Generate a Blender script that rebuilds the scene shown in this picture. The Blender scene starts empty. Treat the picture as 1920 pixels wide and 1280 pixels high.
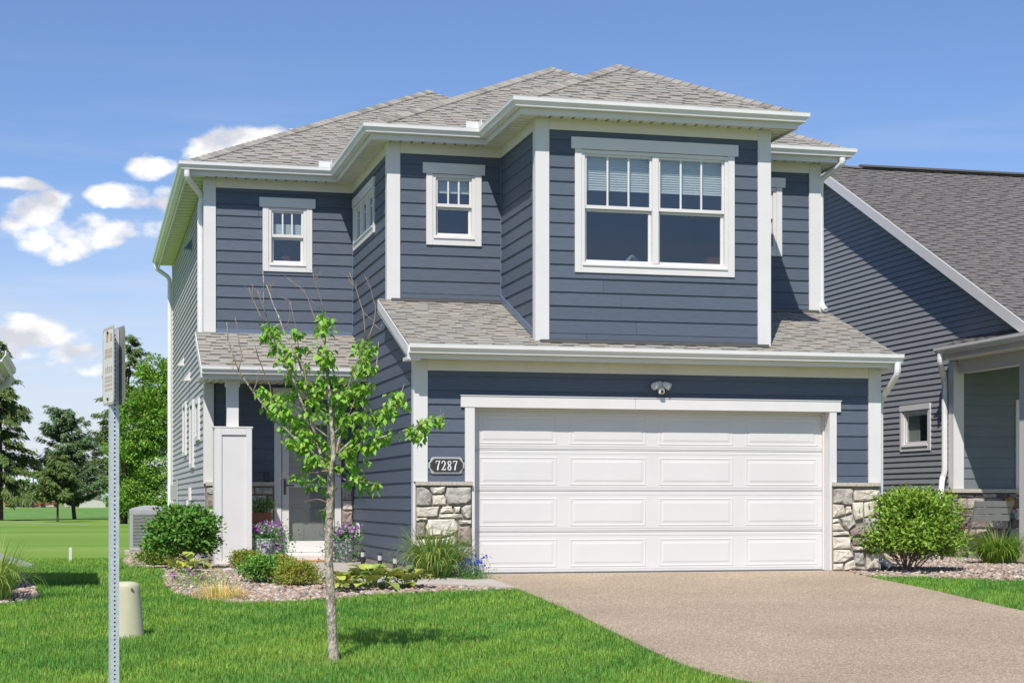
import bpy, math, random
import numpy as np
from mathutils import Vector
random.seed(7); rng = np.random.default_rng(7)
R = math.radians
SC = bpy.context.scene
COL = SC.collection

# ------------------------------------------------------------ camera, sky, sun, exposure
FPX = 3200.0; TH = R(13.97); SN, CS = math.sin(TH), math.cos(TH)
CX, CY, CZ = -4.02, -21.2, 0.947; HY = 937.0      # eye point in house coordinates; horizon row of the photograph
cam = bpy.data.cameras.new('camera'); camo = bpy.data.objects.new('camera', cam); COL.objects.link(camo)
camo.location = (CX, CY, CZ); camo.rotation_euler = (R(90), 0, -TH)
cam.lens = 60.0; cam.sensor_width = 36.0; cam.shift_y = (HY - 640) / 1920.0
cam.clip_start = 0.1; cam.clip_end = 5000
SC.camera = camo
SUN_D = Vector((0.53, 1.0, -1.40)).normalized()   # the way the light travels
SUN_EL = math.asin(-SUN_D.z); SUN_ROT = math.atan2(-SUN_D.x, -SUN_D.y)
W = bpy.data.worlds.new('World'); SC.world = W; W.use_nodes = True
SKY_STRENGTH = 0.105; SUN_STRENGTH = 4.9; EXPOSURE = 0.06
SC.view_settings.view_transform = 'Standard'; SC.view_settings.look = 'None'
SC.view_settings.exposure = EXPOSURE; SC.view_settings.gamma = 1.0
SC.view_settings.use_curve_mapping = False
SC.render.resolution_x = 1024; SC.render.resolution_y = 682
sl = bpy.data.lights.new('sun', 'SUN'); sl.energy = SUN_STRENGTH; sl.angle = R(0.53); sl.color = (1.0, 0.955, 0.89)
slo = bpy.data.objects.new('sun', sl); COL.objects.link(slo)
slo.rotation_euler = SUN_D.to_track_quat('-Z', 'Y').to_euler(); slo.location = (-12, -20, 30)

def ray(u, v):
    a = (u - 960) / FPX; b = (HY - v) / FPX
    return (SN + a * CS, CS - a * SN, b)
def onY(u, v, Y):
    r = ray(u, v); k = (Y - CY) / r[1]; return Vector((CX + k * r[0], Y, CZ + k * r[2]))
def onX(u, v, X):
    r = ray(u, v); k = (X - CX) / r[0]; return Vector((X, CY + k * r[1], CZ + k * r[2]))
def atD(u, v, d):
    r = ray(u, v); return Vector((CX + d * r[0], CY + d * r[1], CZ + d * r[2]))
def g(y): return -0.03 + 0.04 * min(y, 0.0)
def gp(u, v):
    r = ray(u, v); k = 20.0
    for _ in range(60):
        y = CY + k * r[1]; k = .5 * k + .5 * (g(y) - CZ) / r[2]
    return Vector((CX + k * r[0], CY + k * r[1], g(CY + k * r[1])))

# ---- world nodes: physical sky plus a few scattered fair-weather clouds given by azimuth and elevation
def build_world():
    nt = W.node_tree; nt.nodes.clear(); N = nt.nodes; L = nt.links
    out = N.new('ShaderNodeOutputWorld'); bg = N.new('ShaderNodeBackground')
    sky = N.new('ShaderNodeTexSky'); sky.sky_type = 'NISHITA'; sky.sun_disc = False
    sky.sun_elevation = SUN_EL; sky.sun_rotation = SUN_ROT; sky.altitude = 250
    sky.air_density = 1.0; sky.dust_density = 0.15; sky.ozone_density = 4.5
    bg.inputs['Strength'].default_value = SKY_STRENGTH
    def val(x): return x
    def M(op, a, b=None, c=None, clamp=False):
        n = N.new('ShaderNodeMath'); n.operation = op; n.use_clamp = clamp
        for i, x in enumerate((a, b, c)):
            if x is None: continue
            if isinstance(x, (int, float)): n.inputs[i].default_value = x
            else: L.new(x, n.inputs[i])
        return n.outputs[0]
    tc = N.new('ShaderNodeTexCoord'); sep = N.new('ShaderNodeSeparateXYZ'); L.new(tc.outputs['Generated'], sep.inputs[0])
    x, y, z = sep.outputs
    az = M('ARCTAN2', x, y); el = M('ARCSINE', z)
    cmb = N.new('ShaderNodeCombineXYZ'); L.new(az, cmb.inputs[0]); L.new(M('MULTIPLY', el, 1.6), cmb.inputs[1])
    nz = N.new('ShaderNodeTexNoise'); nz.inputs['Scale'].default_value = 34; nz.inputs['Detail'].default_value = 7; nz.inputs['Roughness'].default_value = 0.6
    L.new(cmb.outputs[0], nz.inputs['Vector'])
    n2 = N.new('ShaderNodeTexNoise'); n2.inputs['Scale'].default_value = 9; n2.inputs['Detail'].default_value = 4
    st = N.new('ShaderNodeCombineXYZ'); L.new(M('MULTIPLY', az, .8), st.inputs[0]); L.new(M('MULTIPLY', el, 7.0), st.inputs[1]); L.new(st.outputs[0], n2.inputs['Vector'])
    nf = M('SUBTRACT', nz.outputs['Fac'], 0.5)
    def azel(u, v):
        r = Vector(ray(u, v)).normalized(); return math.atan2(r.x, r.y), math.asin(r.z)
    blobs = [(70, 398, 78, 36, 1), (165, 428, 95, 30, 1), (105, 455, 60, 32, .8), (228, 370, 56, 25, 1), (282, 314, 52, 24, 1), (318, 372, 34, 26, .9),
             (462, 262, 66, 30, 1.25), (400, 292, 56, 28, 1.2), (510, 250, 50, 18, 1.1), (40, 346, 48, 12, .8), (300, 432, 30, 14, .55),
             (62, 628, 95, 36, 1), (20, 650, 75, 32, 1), (120, 662, 75, 20, .75), (205, 690, 60, 12, .4),
             (-150, 420, 110, 34, 1), (-330, 330, 90, 30, 1), (-260, 640, 130, 34, 1), (2650, 330, 100, 30, 1), (3000, 560, 140, 34, 1), (3500, 430, 120, 32, 1)]
    dens = None; shade = None
    for (u, v, rx, ry, a) in blobs:
        a0, e0 = azel(u, v); a1, _ = azel(u + rx, v); _, e1 = azel(u, v - ry)
        dx = M('DIVIDE', M('SUBTRACT', az, a0), a1 - a0); dy = M('DIVIDE', M('SUBTRACT', el, e0), e1 - e0)
        r2 = M('ADD', M('MULTIPLY', dx, dx), M('MULTIPLY', dy, dy))
        d = M('MULTIPLY', M('SUBTRACT', 1.0, r2), a)
        d = M('MAXIMUM', d, -5.0)
        dens = d if dens is None else M('SMOOTH_MAX', dens, d, .35)
    # generic wisps low in the sky, all round
    n4 = N.new('ShaderNodeTexNoise'); n4.inputs['Scale'].default_value = 17; n4.inputs['Detail'].default_value = 3; L.new(cmb.outputs[0], n4.inputs['Vector'])
    f = M('ADD', M('ADD', M('MULTIPLY', nf, 4.6), M('MULTIPLY', M('SUBTRACT', n4.outputs['Fac'], .5), 3.0)), M('MULTIPLY', dens, 1.15))
    mask = N.new('ShaderNodeMapRange'); mask.interpolation_type = 'SMOOTHSTEP'
    L.new(f, mask.inputs['Value']); mask.inputs['From Min'].default_value = -0.45; mask.inputs['From Max'].default_value = 0.95
    core = N.new('ShaderNodeMapRange'); core.interpolation_type = 'SMOOTHSTEP'
    n3 = N.new('ShaderNodeTexNoise'); n3.inputs['Scale'].default_value = 26; n3.inputs['Detail'].default_value = 5
    off = N.new('ShaderNodeVectorMath'); off.operation = 'ADD'; off.inputs[1].default_value = (0.004, 0.03, 0); L.new(cmb.outputs[0], off.inputs[0]); L.new(off.outputs[0], n3.inputs['Vector'])
    L.new(n3.outputs['Fac'], core.inputs['Value']); core.inputs['From Min'].default_value = .38; core.inputs['From Max'].default_value = .6
    ccol = N.new('ShaderNodeMixRGB'); ccol.inputs[1].default_value = (6.4, 6.5, 7.1, 1); ccol.inputs[2].default_value = (10.6, 10.5, 10.4, 1); L.new(core.outputs[0], ccol.inputs[0])  # cloud light and shade put in as colour, mixed by noise
    wis = N.new('ShaderNodeMapRange'); L.new(n2.outputs['Fac'], wis.inputs['Value']); wis.inputs['From Min'].default_value = .45; wis.inputs['From Max'].default_value = .8; wis.inputs['To Max'].default_value = .5
    low = N.new('ShaderNodeMapRange'); L.new(el, low.inputs['Value']); low.inputs['From Min'].default_value = .26; low.inputs['From Max'].default_value = .03
    wm = M('MULTIPLY', wis.outputs[0], low.outputs[0])
    bl_ = N.new('ShaderNodeMixRGB'); bl_.blend_type = 'MULTIPLY'; bl_.inputs[0].default_value = 1; bl_.inputs[2].default_value = (1.0, 1.03, 1.2, 1); L.new(sky.outputs[0], bl_.inputs[1])
    mx0 = N.new('ShaderNodeMixRGB'); L.new(wm, mx0.inputs[0]); L.new(bl_.outputs[0], mx0.inputs[1]); mx0.inputs[2].default_value = (7.5, 7.6, 7.9, 1)
    hz = N.new('ShaderNodeMapRange'); hz.interpolation_type = 'SMOOTHSTEP'; L.new(el, hz.inputs['Value']); hz.inputs['From Min'].default_value = .19; hz.inputs['From Max'].default_value = .0; hz.inputs['To Max'].default_value = .75
    mx1 = N.new('ShaderNodeMixRGB'); L.new(hz.outputs[0], mx1.inputs[0]); L.new(mx0.outputs[0], mx1.inputs[1]); mx1.inputs[2].default_value = (7.0, 7.1, 7.9, 1); mx0 = mx1
    mx = N.new('ShaderNodeMixRGB'); L.new(mask.outputs[0], mx.inputs[0]); L.new(mx0.outputs[0], mx.inputs[1]); L.new(ccol.outputs[0], mx.inputs[2])
    L.new(mx.outputs[0], bg.inputs['Color']); L.new(bg.outputs[0], out.inputs['Surface'])
build_world()

# ------------------------------------------------------------ helpers
def lin(c):
    if isinstance(c, str):
        c = tuple(int(c[i:i + 2], 16) for i in (0, 2, 4))
    return tuple(((x / 255) / 12.92 if x / 255 <= .04045 else ((x / 255 + .055) / 1.055) ** 2.4) for x in c) + (1,)
MATS = {}
def mat(name, col, rough=.6, spec=.4, var=0.0, vscale=3.0, col2=None, bump=0.0, bscale=40.0, stretch=(1, 1, 1), metal=0.0, attr=None, attr2=None, sss=0.0, objrand=0.0, detail=4, trans=0.0):
    """Principled material; colour varies with noise in object space, with a per-face attribute or per object."""
    m = bpy.data.materials.new(name); m.use_nodes = True; nt = m.node_tree; N = nt.nodes; L = nt.links
    b = N['Principled BSDF']; b.inputs['Roughness'].default_value = rough; b.inputs['Specular IOR Level'].default_value = spec; b.inputs['Metallic'].default_value = metal
    col = tuple(col) + ((1,) if len(col) == 3 else ())
    tc = N.new('ShaderNodeTexCoord'); mp = N.new('ShaderNodeMapping'); mp.inputs['Scale'].default_value = stretch; L.new(tc.outputs['Object'], mp.inputs[0])
    cur = None
    def mixc(fac, a, bcol, typ='MIX'):
        x = N.new('ShaderNodeMixRGB'); x.blend_type = typ
        if isinstance(fac, float): x.inputs[0].default_value = fac
        else: L.new(fac, x.inputs[0])
        for i, q in ((1, a), (2, bcol)):
            if isinstance(q, tuple): x.inputs[i].default_value = q
            else: L.new(q, x.inputs[i])
        return x.outputs[0]
    cur = col
    if col2 is not None:
        n = N.new('ShaderNodeTexNoise'); n.inputs['Scale'].default_value = vscale; n.inputs['Detail'].default_value = detail; L.new(mp.outputs[0], n.inputs['Vector'])
        r = N.new('ShaderNodeMapRange'); r.inputs['From Min'].default_value = .35; r.inputs['From Max'].default_value = .65; L.new(n.outputs['Fac'], r.inputs['Value'])
        c2 = tuple(col2) + ((1,) if len(col2) == 3 else ())
        cur = mixc(r.outputs[0], cur, c2)
    if attr is not None:            # per-face colour attribute multiplies
        a = N.new('ShaderNodeAttribute'); a.attribute_name = attr; cur = mixc(1.0, cur if not isinstance(cur, tuple) else cur, a.outputs['Color'], 'MULTIPLY')
    if objrand:
        o = N.new('ShaderNodeObjectInfo'); r = N.new('ShaderNodeMapRange'); L.new(o.outputs['Random'], r.inputs['Value']); r.inputs['To Min'].default_value = 1 - objrand; r.inputs['To Max'].default_value = 1 + objrand
        cc = N.new('ShaderNodeCombineXYZ'); [L.new(r.outputs[0], cc.inputs[i]) for i in range(3)]
        cur = mixc(1.0, cur, cc.outputs[0], 'MULTIPLY')
    if var:
        n = N.new('ShaderNodeTexNoise'); n.inputs['Scale'].default_value = vscale * 2.3; n.inputs['Detail'].default_value = 6; L.new(mp.outputs[0], n.inputs['Vector'])
        r = N.new('ShaderNodeMapRange'); r.inputs['From Min'].default_value = .3; r.inputs['From Max'].default_value = .7; r.inputs['To Min'].default_value = 1 - var; r.inputs['To Max'].default_value = 1 + var; L.new(n.outputs['Fac'], r.inputs['Value'])
        cc = N.new('ShaderNodeCombineXYZ'); [L.new(r.outputs[0], cc.inputs[i]) for i in range(3)]
        cur = mixc(1.0, cur, cc.outputs[0], 'MULTIPLY')
    if isinstance(cur, tuple): b.inputs['Base Color'].default_value = cur
    else: L.new(cur, b.inputs['Base Color'])
    if bump:
        n = N.new('ShaderNodeTexNoise'); n.inputs['Scale'].default_value = bscale; n.inputs['Detail'].default_value = 5; L.new(mp.outputs[0], n.inputs['Vector'])
        bp = N.new('ShaderNodeBump'); bp.inputs['Strength'].default_value = bump; bp.inputs['Distance'].default_value = .01; L.new(n.outputs['Fac'], bp.inputs['Height']); L.new(bp.outputs[0], b.inputs['Normal'])
    if trans:
        tr = N.new('ShaderNodeBsdfTranslucent'); ms = N.new('ShaderNodeMixShader'); ms.inputs[0].default_value = trans
        if isinstance(cur, tuple): tr.inputs['Color'].default_value = cur
        else: L.new(cur, tr.inputs['Color'])
        L.new(b.outputs[0], ms.inputs[1]); L.new(tr.outputs[0], ms.inputs[2]); L.new(ms.outputs[0], N['Material Output'].inputs['Surface'])
    MATS[name] = m
    return m
def glass_mat(name, ior, tint):
    m = bpy.data.materials.new(name); m.use_nodes = True; nt = m.node_tree; N = nt.nodes; L = nt.links; N.remove(N['Principled BSDF'])
    t = N.new('ShaderNodeBsdfTransparent'); t.inputs[0].default_value = tint; gl = N.new('ShaderNodeBsdfGlossy'); gl.inputs['Roughness'].default_value = 0.015
    lw = N.new('ShaderNodeLayerWeight'); lw.inputs['Blend'].default_value = .5; pw = N.new('ShaderNodeMath'); pw.operation = 'POWER'; pw.inputs[1].default_value = 5; L.new(lw.outputs['Facing'], pw.inputs[0])
    r0 = ((ior - 1) / (ior + 1)) ** 2; f = N.new('ShaderNodeMapRange'); L.new(pw.outputs[0], f.inputs['Value']); f.inputs['To Min'].default_value = r0; f.inputs['To Max'].default_value = 1.0; ms = N.new('ShaderNodeMixShader')
    nz = N.new('ShaderNodeTexNoise'); nz.inputs['Scale'].default_value = 1.3; tc = N.new('ShaderNodeTexCoord'); L.new(tc.outputs['Object'], nz.inputs['Vector'])
    bp = N.new('ShaderNodeBump'); bp.inputs['Strength'].default_value = .04; bp.inputs['Distance'].default_value = .05; L.new(nz.outputs['Fac'], bp.inputs['Height']); L.new(bp.outputs[0], gl.inputs['Normal'])
    L.new(f.outputs[0], ms.inputs[0]); L.new(t.outputs[0], ms.inputs[1]); L.new(gl.outputs[0], ms.inputs[2]); L.new(ms.outputs[0], N['Material Output'].inputs['Surface'])
    MATS[name] = m; return m

class MB:
    """collects geometry of ONE part"""
    def __init__(s): s.v = []; s.f = []; s.c = []
    def add(s, vs, fs, col=None):
        o = len(s.v); s.v += [tuple(p) for p in vs]; s.f += [tuple(i + o for i in f) for f in fs]
        if col is not None: s.c += [col] * len(fs)
    def hexa(s, p, col=None):    # 8 points: bottom ring 0-3, top ring 4-7
        s.add(p, [(3, 2, 1, 0), (4, 5, 6, 7), (0, 1, 5, 4), (1, 2, 6, 5), (2, 3, 7, 6), (3, 0, 4, 7)], col)
    def box(s, x0, x1, y0, y1, z0, z1, col=None):
        s.hexa([(x0, y0, z0), (x1, y0, z0), (x1, y1, z0), (x0, y1, z0), (x0, y0, z1), (x1, y0, z1), (x1, y1, z1), (x0, y1, z1)], col)
    def tube(s, pts, rad, n=8, cap=True, col=None, squash=None):
        pts = [Vector(p) for p in pts]; k = len(pts)
        if not hasattr(rad, '__len__'): rad = [rad] * k
        vs = []; up = None
        for i, p in enumerate(pts):
            t = (pts[min(i + 1, k - 1)] - pts[max(i - 1, 0)]).normalized()
            if up is None:
                a = Vector((0, 0, 1)) if abs(t.z) < .9 else Vector((1, 0, 0)); up = (a - t * a.dot(t)).normalized()
            else:
                up = (up - t * up.dot(t)); up = up.normalized() if up.length > 1e-6 else Vector((1, 0, 0))
            sd = t.cross(up)
            for j in range(n):
                an = 2 * math.pi * (j + (.5 if n == 4 else 0)) / n
                q = math.cos(an) * rad[i]; w = math.sin(an) * rad[i] * (squash or 1)
                vs.append(p + up * q + sd * w)
        fs = [(i * n + j, i * n + (j + 1) % n, (i + 1) * n + (j + 1) % n, (i + 1) * n + j) for i in range(k - 1) for j in range(n)]
        if cap: fs += [tuple(range(n - 1, -1, -1)), tuple((k - 1) * n + j for j in range(n))]
        s.add(vs, fs, col)
    def lathe(s, prof, c, n=20, col=None):
        vs = []; c = Vector(c)
        for r, z in prof:
            for j in range(n):
                a = 2 * math.pi * j / n; vs.append(c + Vector((r * math.cos(a), r * math.sin(a), z)))
        k = len(prof)
        fs = [(i * n + j, i * n + (j + 1) % n, (i + 1) * n + (j + 1) % n, (i + 1) * n + j) for i in range(k - 1) for j in range(n)]
        fs += [tuple(range(n - 1, -1, -1)), tuple((k - 1) * n + j for j in range(n))]
        s.add(vs, fs, col)
    def build(s, name, m, parent=None, smooth=False, bevel=0.0, kind=None, recalc=False):
        me = bpy.data.meshes.new(name); me.from_pydata(s.v, [], s.f); me.update()
        if s.c:
            a = me.color_attributes.new('tint', 'FLOAT_COLOR', 'CORNER'); buf = np.empty((len(me.loops), 4), np.float32)
            li = 0
            for p, c in zip(me.polygons, s.c):
                n = p.loop_total; buf[p.loop_start:p.loop_start + n] = (c[0], c[1], c[2], 1)
            a.data.foreach_set('color', buf.ravel())
        if recalc:
            import bmesh
            bm = bmesh.new(); bm.from_mesh(me); bmesh.ops.recalc_face_normals(bm, faces=bm.faces); bm.to_mesh(me); bm.free()
        if smooth: me.polygons.foreach_set('use_smooth', [True] * len(me.polygons))
        return link(name, me, m, parent, bevel, kind)
def link(name, me, m, parent=None, bevel=0.0, kind=None):
    me.materials.append(MATS[m] if isinstance(m, str) else m)
    o = bpy.data.objects.new(name, me); COL.objects.link(o)
    if parent is not None: attach(o, parent)
    if bevel:
        b = o.modifiers.new('bevel', 'BEVEL'); b.width = bevel; b.segments = 2; b.limit_method = 'ANGLE'; b.angle_limit = R(40)
    if kind: o['kind'] = kind
    return o
def wloc(o):
    v = Vector(o.location)
    while o.parent: o = o.parent; v += Vector(o.location)
    return v
def attach(o, parent):
    w = wloc(o); o.parent = parent; o.location = w - wloc(parent)
def thing(name, label, cat, loc=(0, 0, 0), group=None):
    o = bpy.data.objects.new(name, None); COL.objects.link(o); o.location = loc; o.empty_display_size = .2
    return tag(o, label, cat, group)
def tag(o, label, cat, group=None):
    o['label'] = label; o['category'] = cat
    if group: o['group'] = group
    return o
def numesh(name, V, Fc, m, parent=None, tint=None, smooth=False, kind=None):
    """fast mesh from numpy: V (n,3), Fc (m,k) all faces with k corners; tint (m,3) per face"""
    V = np.asarray(V, np.float32); Fc = np.asarray(Fc, np.int32); k = Fc.shape[1]
    me = bpy.data.meshes.new(name); me.vertices.add(len(V)); me.vertices.foreach_set('co', V.ravel())
    me.loops.add(Fc.size); me.loops.foreach_set('vertex_index', Fc.ravel())
    me.polygons.add(len(Fc)); me.polygons.foreach_set('loop_start', np.arange(0, Fc.size, k, dtype=np.int32)); me.polygons.foreach_set('loop_total', np.full(len(Fc), k, np.int32))
    if smooth: me.polygons.foreach_set('use_smooth', np.ones(len(Fc), bool))
    me.update(calc_edges=True)
    if tint is not None:
        a = me.color_attributes.new('tint', 'FLOAT_COLOR', 'CORNER')
        t = np.ones((len(Fc), k, 4), np.float32); t[:, :, :3] = np.asarray(tint, np.float32)[:, None, :]
        a.data.foreach_set('color', t.ravel())
    return link(name, me, m, parent, 0, kind)

# ------------------------------------------------------------ materials
WHITE = (.69, .672, .65)
mat('trim', WHITE, .45, .4, var=.025, vscale=1.2)
mat('trim_door', (.665, .65, .63), .4, .4, var=.02, vscale=.8)
mat('gutter', (.76, .745, .73), .35, .5, var=.03, vscale=2)
mat('soffit', (.72, .70, .62), .55, .3, var=.04, vscale=2)
mat('frieze', (.74, .70, .62), .5, .3, var=.03, vscale=1.5)  # same white as the trim, with warm bounced light put into its colour
mat('blue', (.093, .114, .150), .55, .32, var=.10, vscale=1.6, bump=.35, bscale=9, stretch=(1.5, 1.5, 22), objrand=.07)
mat('blue_wall', (.08, .10, .13), .6, .3)
mat('flash', (.13, .17, .24), .4, .5, var=.05)
mat('vinyl_light', (.43, .405, .40), .5, .3, var=.05, vscale=1.0, objrand=.03, bump=.12, bscale=8, stretch=(1.5, 1.5, 20))
mat('vinyl_dark', (.265, .27, .28), .5, .3, var=.06, vscale=1.0, objrand=.03, bump=.12, bscale=8, stretch=(1.5, 1.5, 20))
mat('sage', (.16, .185, .20), .55, .3, var=.06, vscale=1.0, objrand=.03)
mat('shingle', (.33, .311, .274), .9, .15, var=.14, vscale=30, attr='tint', bump=.5, bscale=160)
mat('shingle_dark', (.17, .16, .152), .9, .15, var=.14, vscale=30, attr='tint', bump=.5, bscale=160)
mat('deck', (.08, .075, .07), .9)
mat('dark', (.012, .012, .013), .6)
mat('room', (.16, .155, .15), .9)
mat('shade', (.72, .71, .66), .8, var=.03)
mat('drape', (.55, .54, .40), .8)
mat('terracotta', (.32, .13, .07), .8, var=.1)
mat('metal_dark', (.03, .03, .032), .45, .5)
mat('metal_bronze', (.10, .095, .085), .45, .5, var=.1)
mat('galv', (.60, .62, .64), .42, .5, metal=.3, var=.10, vscale=18)
mat('sign_white', (.70, .69, .64), .45, .4, var=.05, vscale=8)
mat('sign_alu', (.34, .34, .31), .45, .5, metal=.3, var=.08, vscale=8)
mat('red_print', (.55, .16, .10), .5)
mat('plaque', (.045, .041, .038), .5)
mat('plaque_white', (.8, .8, .78), .5)
mat('ac_paint', (.36, .37, .37), .45, .4, var=.06)
mat('ped', (.52, .49, .33), .55, .35, var=.05, vscale=4)
mat('concrete', (.44, .39, .34), .85, .2, var=.10, vscale=3, bump=.3, bscale=120, col2=(.48, .44, .39))
mat('found', (.33, .31, .27), .9, .2, var=.12, vscale=4, bump=.4, bscale=60)
mat('mortar', (.27, .245, .21), .95, .1, var=.1, vscale=20, bump=.6, bscale=120)
for i, (a, b) in enumerate([((.60, .54, .44), (.70, .65, .55)), ((.33, .30, .26), (.50, .46, .40)), ((.52, .45, .36), (.62, .56, .47)), ((.25, .20, .17), (.36, .30, .26)), ((.36, .34, .31), (.52, .48, .42))]):
    mat('stone%d' % i, a, .9, .15, var=.16, vscale=9, col2=b, bump=.9, bscale=34)
for i, (a, b) in enumerate([((.30, .23, .20), (.42, .34, .30)), ((.20, .15, .14), (.30, .23, .21)), ((.38, .32, .28), (.47, .41, .37)), ((.12, .10, .10), (.2, .16, .15))]):
    mat('ledge%d' % i, a, .9, .15, var=.16, vscale=7, col2=b, bump=.8, bscale=30)
mat('cap', (.50, .455, .38), .9, .15, var=.12, vscale=12, bump=.8, bscale=40)
mat('bark', (.33, .27, .205), .95, .1, var=.35, vscale=26, col2=(.55, .475, .385), bump=1.0, bscale=45, stretch=(1, 1, .45))
MATS['bark'].node_tree.nodes['Bump'].inputs['Distance'].default_value = .04
mat('twig', (.30, .22, .17), .9, .1, var=.15)
mat('bark_far', (.075, .06, .05), .95, .1, var=.3, vscale=3)
mat('leaf', (.27, .50, .06), .45, .35, attr='tint', trans=.30)
mat('leaf_bush', (.25, .40, .05), .45, .35, attr='tint', trans=.28)
mat('leaf_dark', (.12, .27, .04), .5, .3, attr='tint', trans=.22)
mat('needle', (.11, .17, .05), .6, .2, attr='tint', trans=.12)
mat('needle_blue', (.115, .19, .085), .6, .2, attr='tint', trans=.12)
mat('leaf_far', (.20, .37, .045), .5, .3, attr='tint', trans=.28)
mat('leaf_gold', (.36, .40, .05), .5, .3, attr='tint', trans=.25)
mat('hosta', (.44, .52, .11), .4, .35, attr='tint', trans=.22)
mat('blade', (.26, .37, .09), .5, .3, attr='tint', trans=.25)
mat('straw', (.85, .68, .24), .7, .2, attr='tint', trans=.2)
mat('petal', (1, 1, 1), .6, .2, attr='tint', trans=.25)
mat('pebble', (1, 1, 1), .8, .2, attr='tint', var=.18, vscale=50)
mat('bedsoil', (.20, .165, .14), .95, .1, var=.25, vscale=14, col2=(.28, .24, .21))
mat('grass', (.175, .365, .055), .55, .25, attr='tint', trans=.25)
mat('mulch', (.09, .06, .045), .95, .1, var=.3, vscale=20)
mat('planter', (.48, .54, .55), .35, .45, col2=(.56, .60, .60), vscale=5)
mat('mat_orange', (.45, .22, .09), .95, .1, var=.2, vscale=20)
mat('amber', (.5, .24, .03), .3, .5)
mat('teal', (.03, .10, .10), .3, .5)
mat('clear', (.55, .56, .55), .25, .5)
mat('bench', (.22, .23, .215), .45, .4, var=.08)
mat('shed', (.55, .54, .50), .8, .2, var=.1, vscale=3, stretch=(3, 3, .3))
mat('silo', (.40, .33, .25), .9, .2, var=.1, vscale=.6)
mat('barn', (.50, .53, .58), .8, .2, var=.05)
mat('car_red', (.30, .04, .035), .3, .5)
mat('car_orange', (.26, .09, .04), .4, .5, var=.15)
mat('machine', (.36, .23, .06), .5, .4, var=.1)
mat('wagon', (.20, .17, .15), .8, .2, var=.15)
mat('tyre', (.02, .02, .02), .8)
glass_mat('glass', 2.35, (.72, .80, .84, 1))
glass_mat('glass_screen', 2.15, (.45, .52, .57, 1))
glass_mat('glass_door', 1.7, (.62, .64, .62, 1))

def ground_mat():
    m = mat('lawn', (.075, .17, .016), .8, .15); nt = m.node_tree; N = nt.nodes; L = nt.links; b = N['Principled BSDF']
    tc = N.new('ShaderNodeTexCoord')
    n1 = N.new('ShaderNodeTexNoise'); n1.inputs['Scale'].default_value = .5; n1.inputs['Detail'].default_value = 8; L.new(tc.outputs['Object'], n1.inputs['Vector'])
    r1 = N.new('ShaderNodeValToRGB'); r1.color_ramp.elements[0].position = .35; r1.color_ramp.elements[0].color = (.10, .22, .03, 1); r1.color_ramp.elements[1].position = .68; r1.color_ramp.elements[1].color = (.16, .30, .045, 1)
    L.new(n1.outputs['Fac'], r1.inputs[0])
    # mown fairway bands beyond the yard
    sp = N.new('ShaderNodeSeparateXYZ'); L.new(tc.outputs['Object'], sp.inputs[0])
    n2 = N.new('ShaderNodeTexNoise'); n2.inputs['Scale'].default_value = .13; n2.inputs['Detail'].default_value = 5
    mp = N.new('ShaderNodeMapping'); mp.inputs['Scale'].default_value = (.16, 1, 1); L.new(tc.outputs['Object'], mp.inputs[0]); L.new(mp.outputs[0], n2.inputs['Vector'])
    r2 = N.new('ShaderNodeValToRGB'); r2.color_ramp.elements[0].position = .36; r2.color_ramp.elements[0].color = (.15, .275, .03, 1); r2.color_ramp.elements[1].position = .66; r2.color_ramp.elements[1].color = (.25, .37, .08, 1); L.new(n2.outputs['Fac'], r2.inputs[0])
    mr = N.new('ShaderNodeMapRange'); L.new(sp.outputs[1], mr.inputs['Value']); mr.inputs['From Min'].default_value = 7; mr.inputs['From Max'].default_value = 9
    mx = N.new('ShaderNodeMixRGB'); L.new(mr.outputs[0], mx.inputs[0]); L.new(r1.outputs[0], mx.inputs[1]); L.new(r2.outputs[0], mx.inputs[2])
    L.new(mx.outputs[0], b.inputs['Base Color'])
    n3 = N.new('ShaderNodeTexNoise'); n3.inputs['Scale'].default_value = 60; n3.inputs['Detail'].default_value = 4; L.new(tc.outputs['Object'], n3.inputs['Vector'])
    bp = N.new('ShaderNodeBump'); bp.inputs['Strength'].default_value = .7; bp.inputs['Distance'].default_value = .03; L.new(n3.outputs['Fac'], bp.inputs['Height']); L.new(bp.outputs[0], b.inputs['Normal'])
ground_mat()
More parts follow.
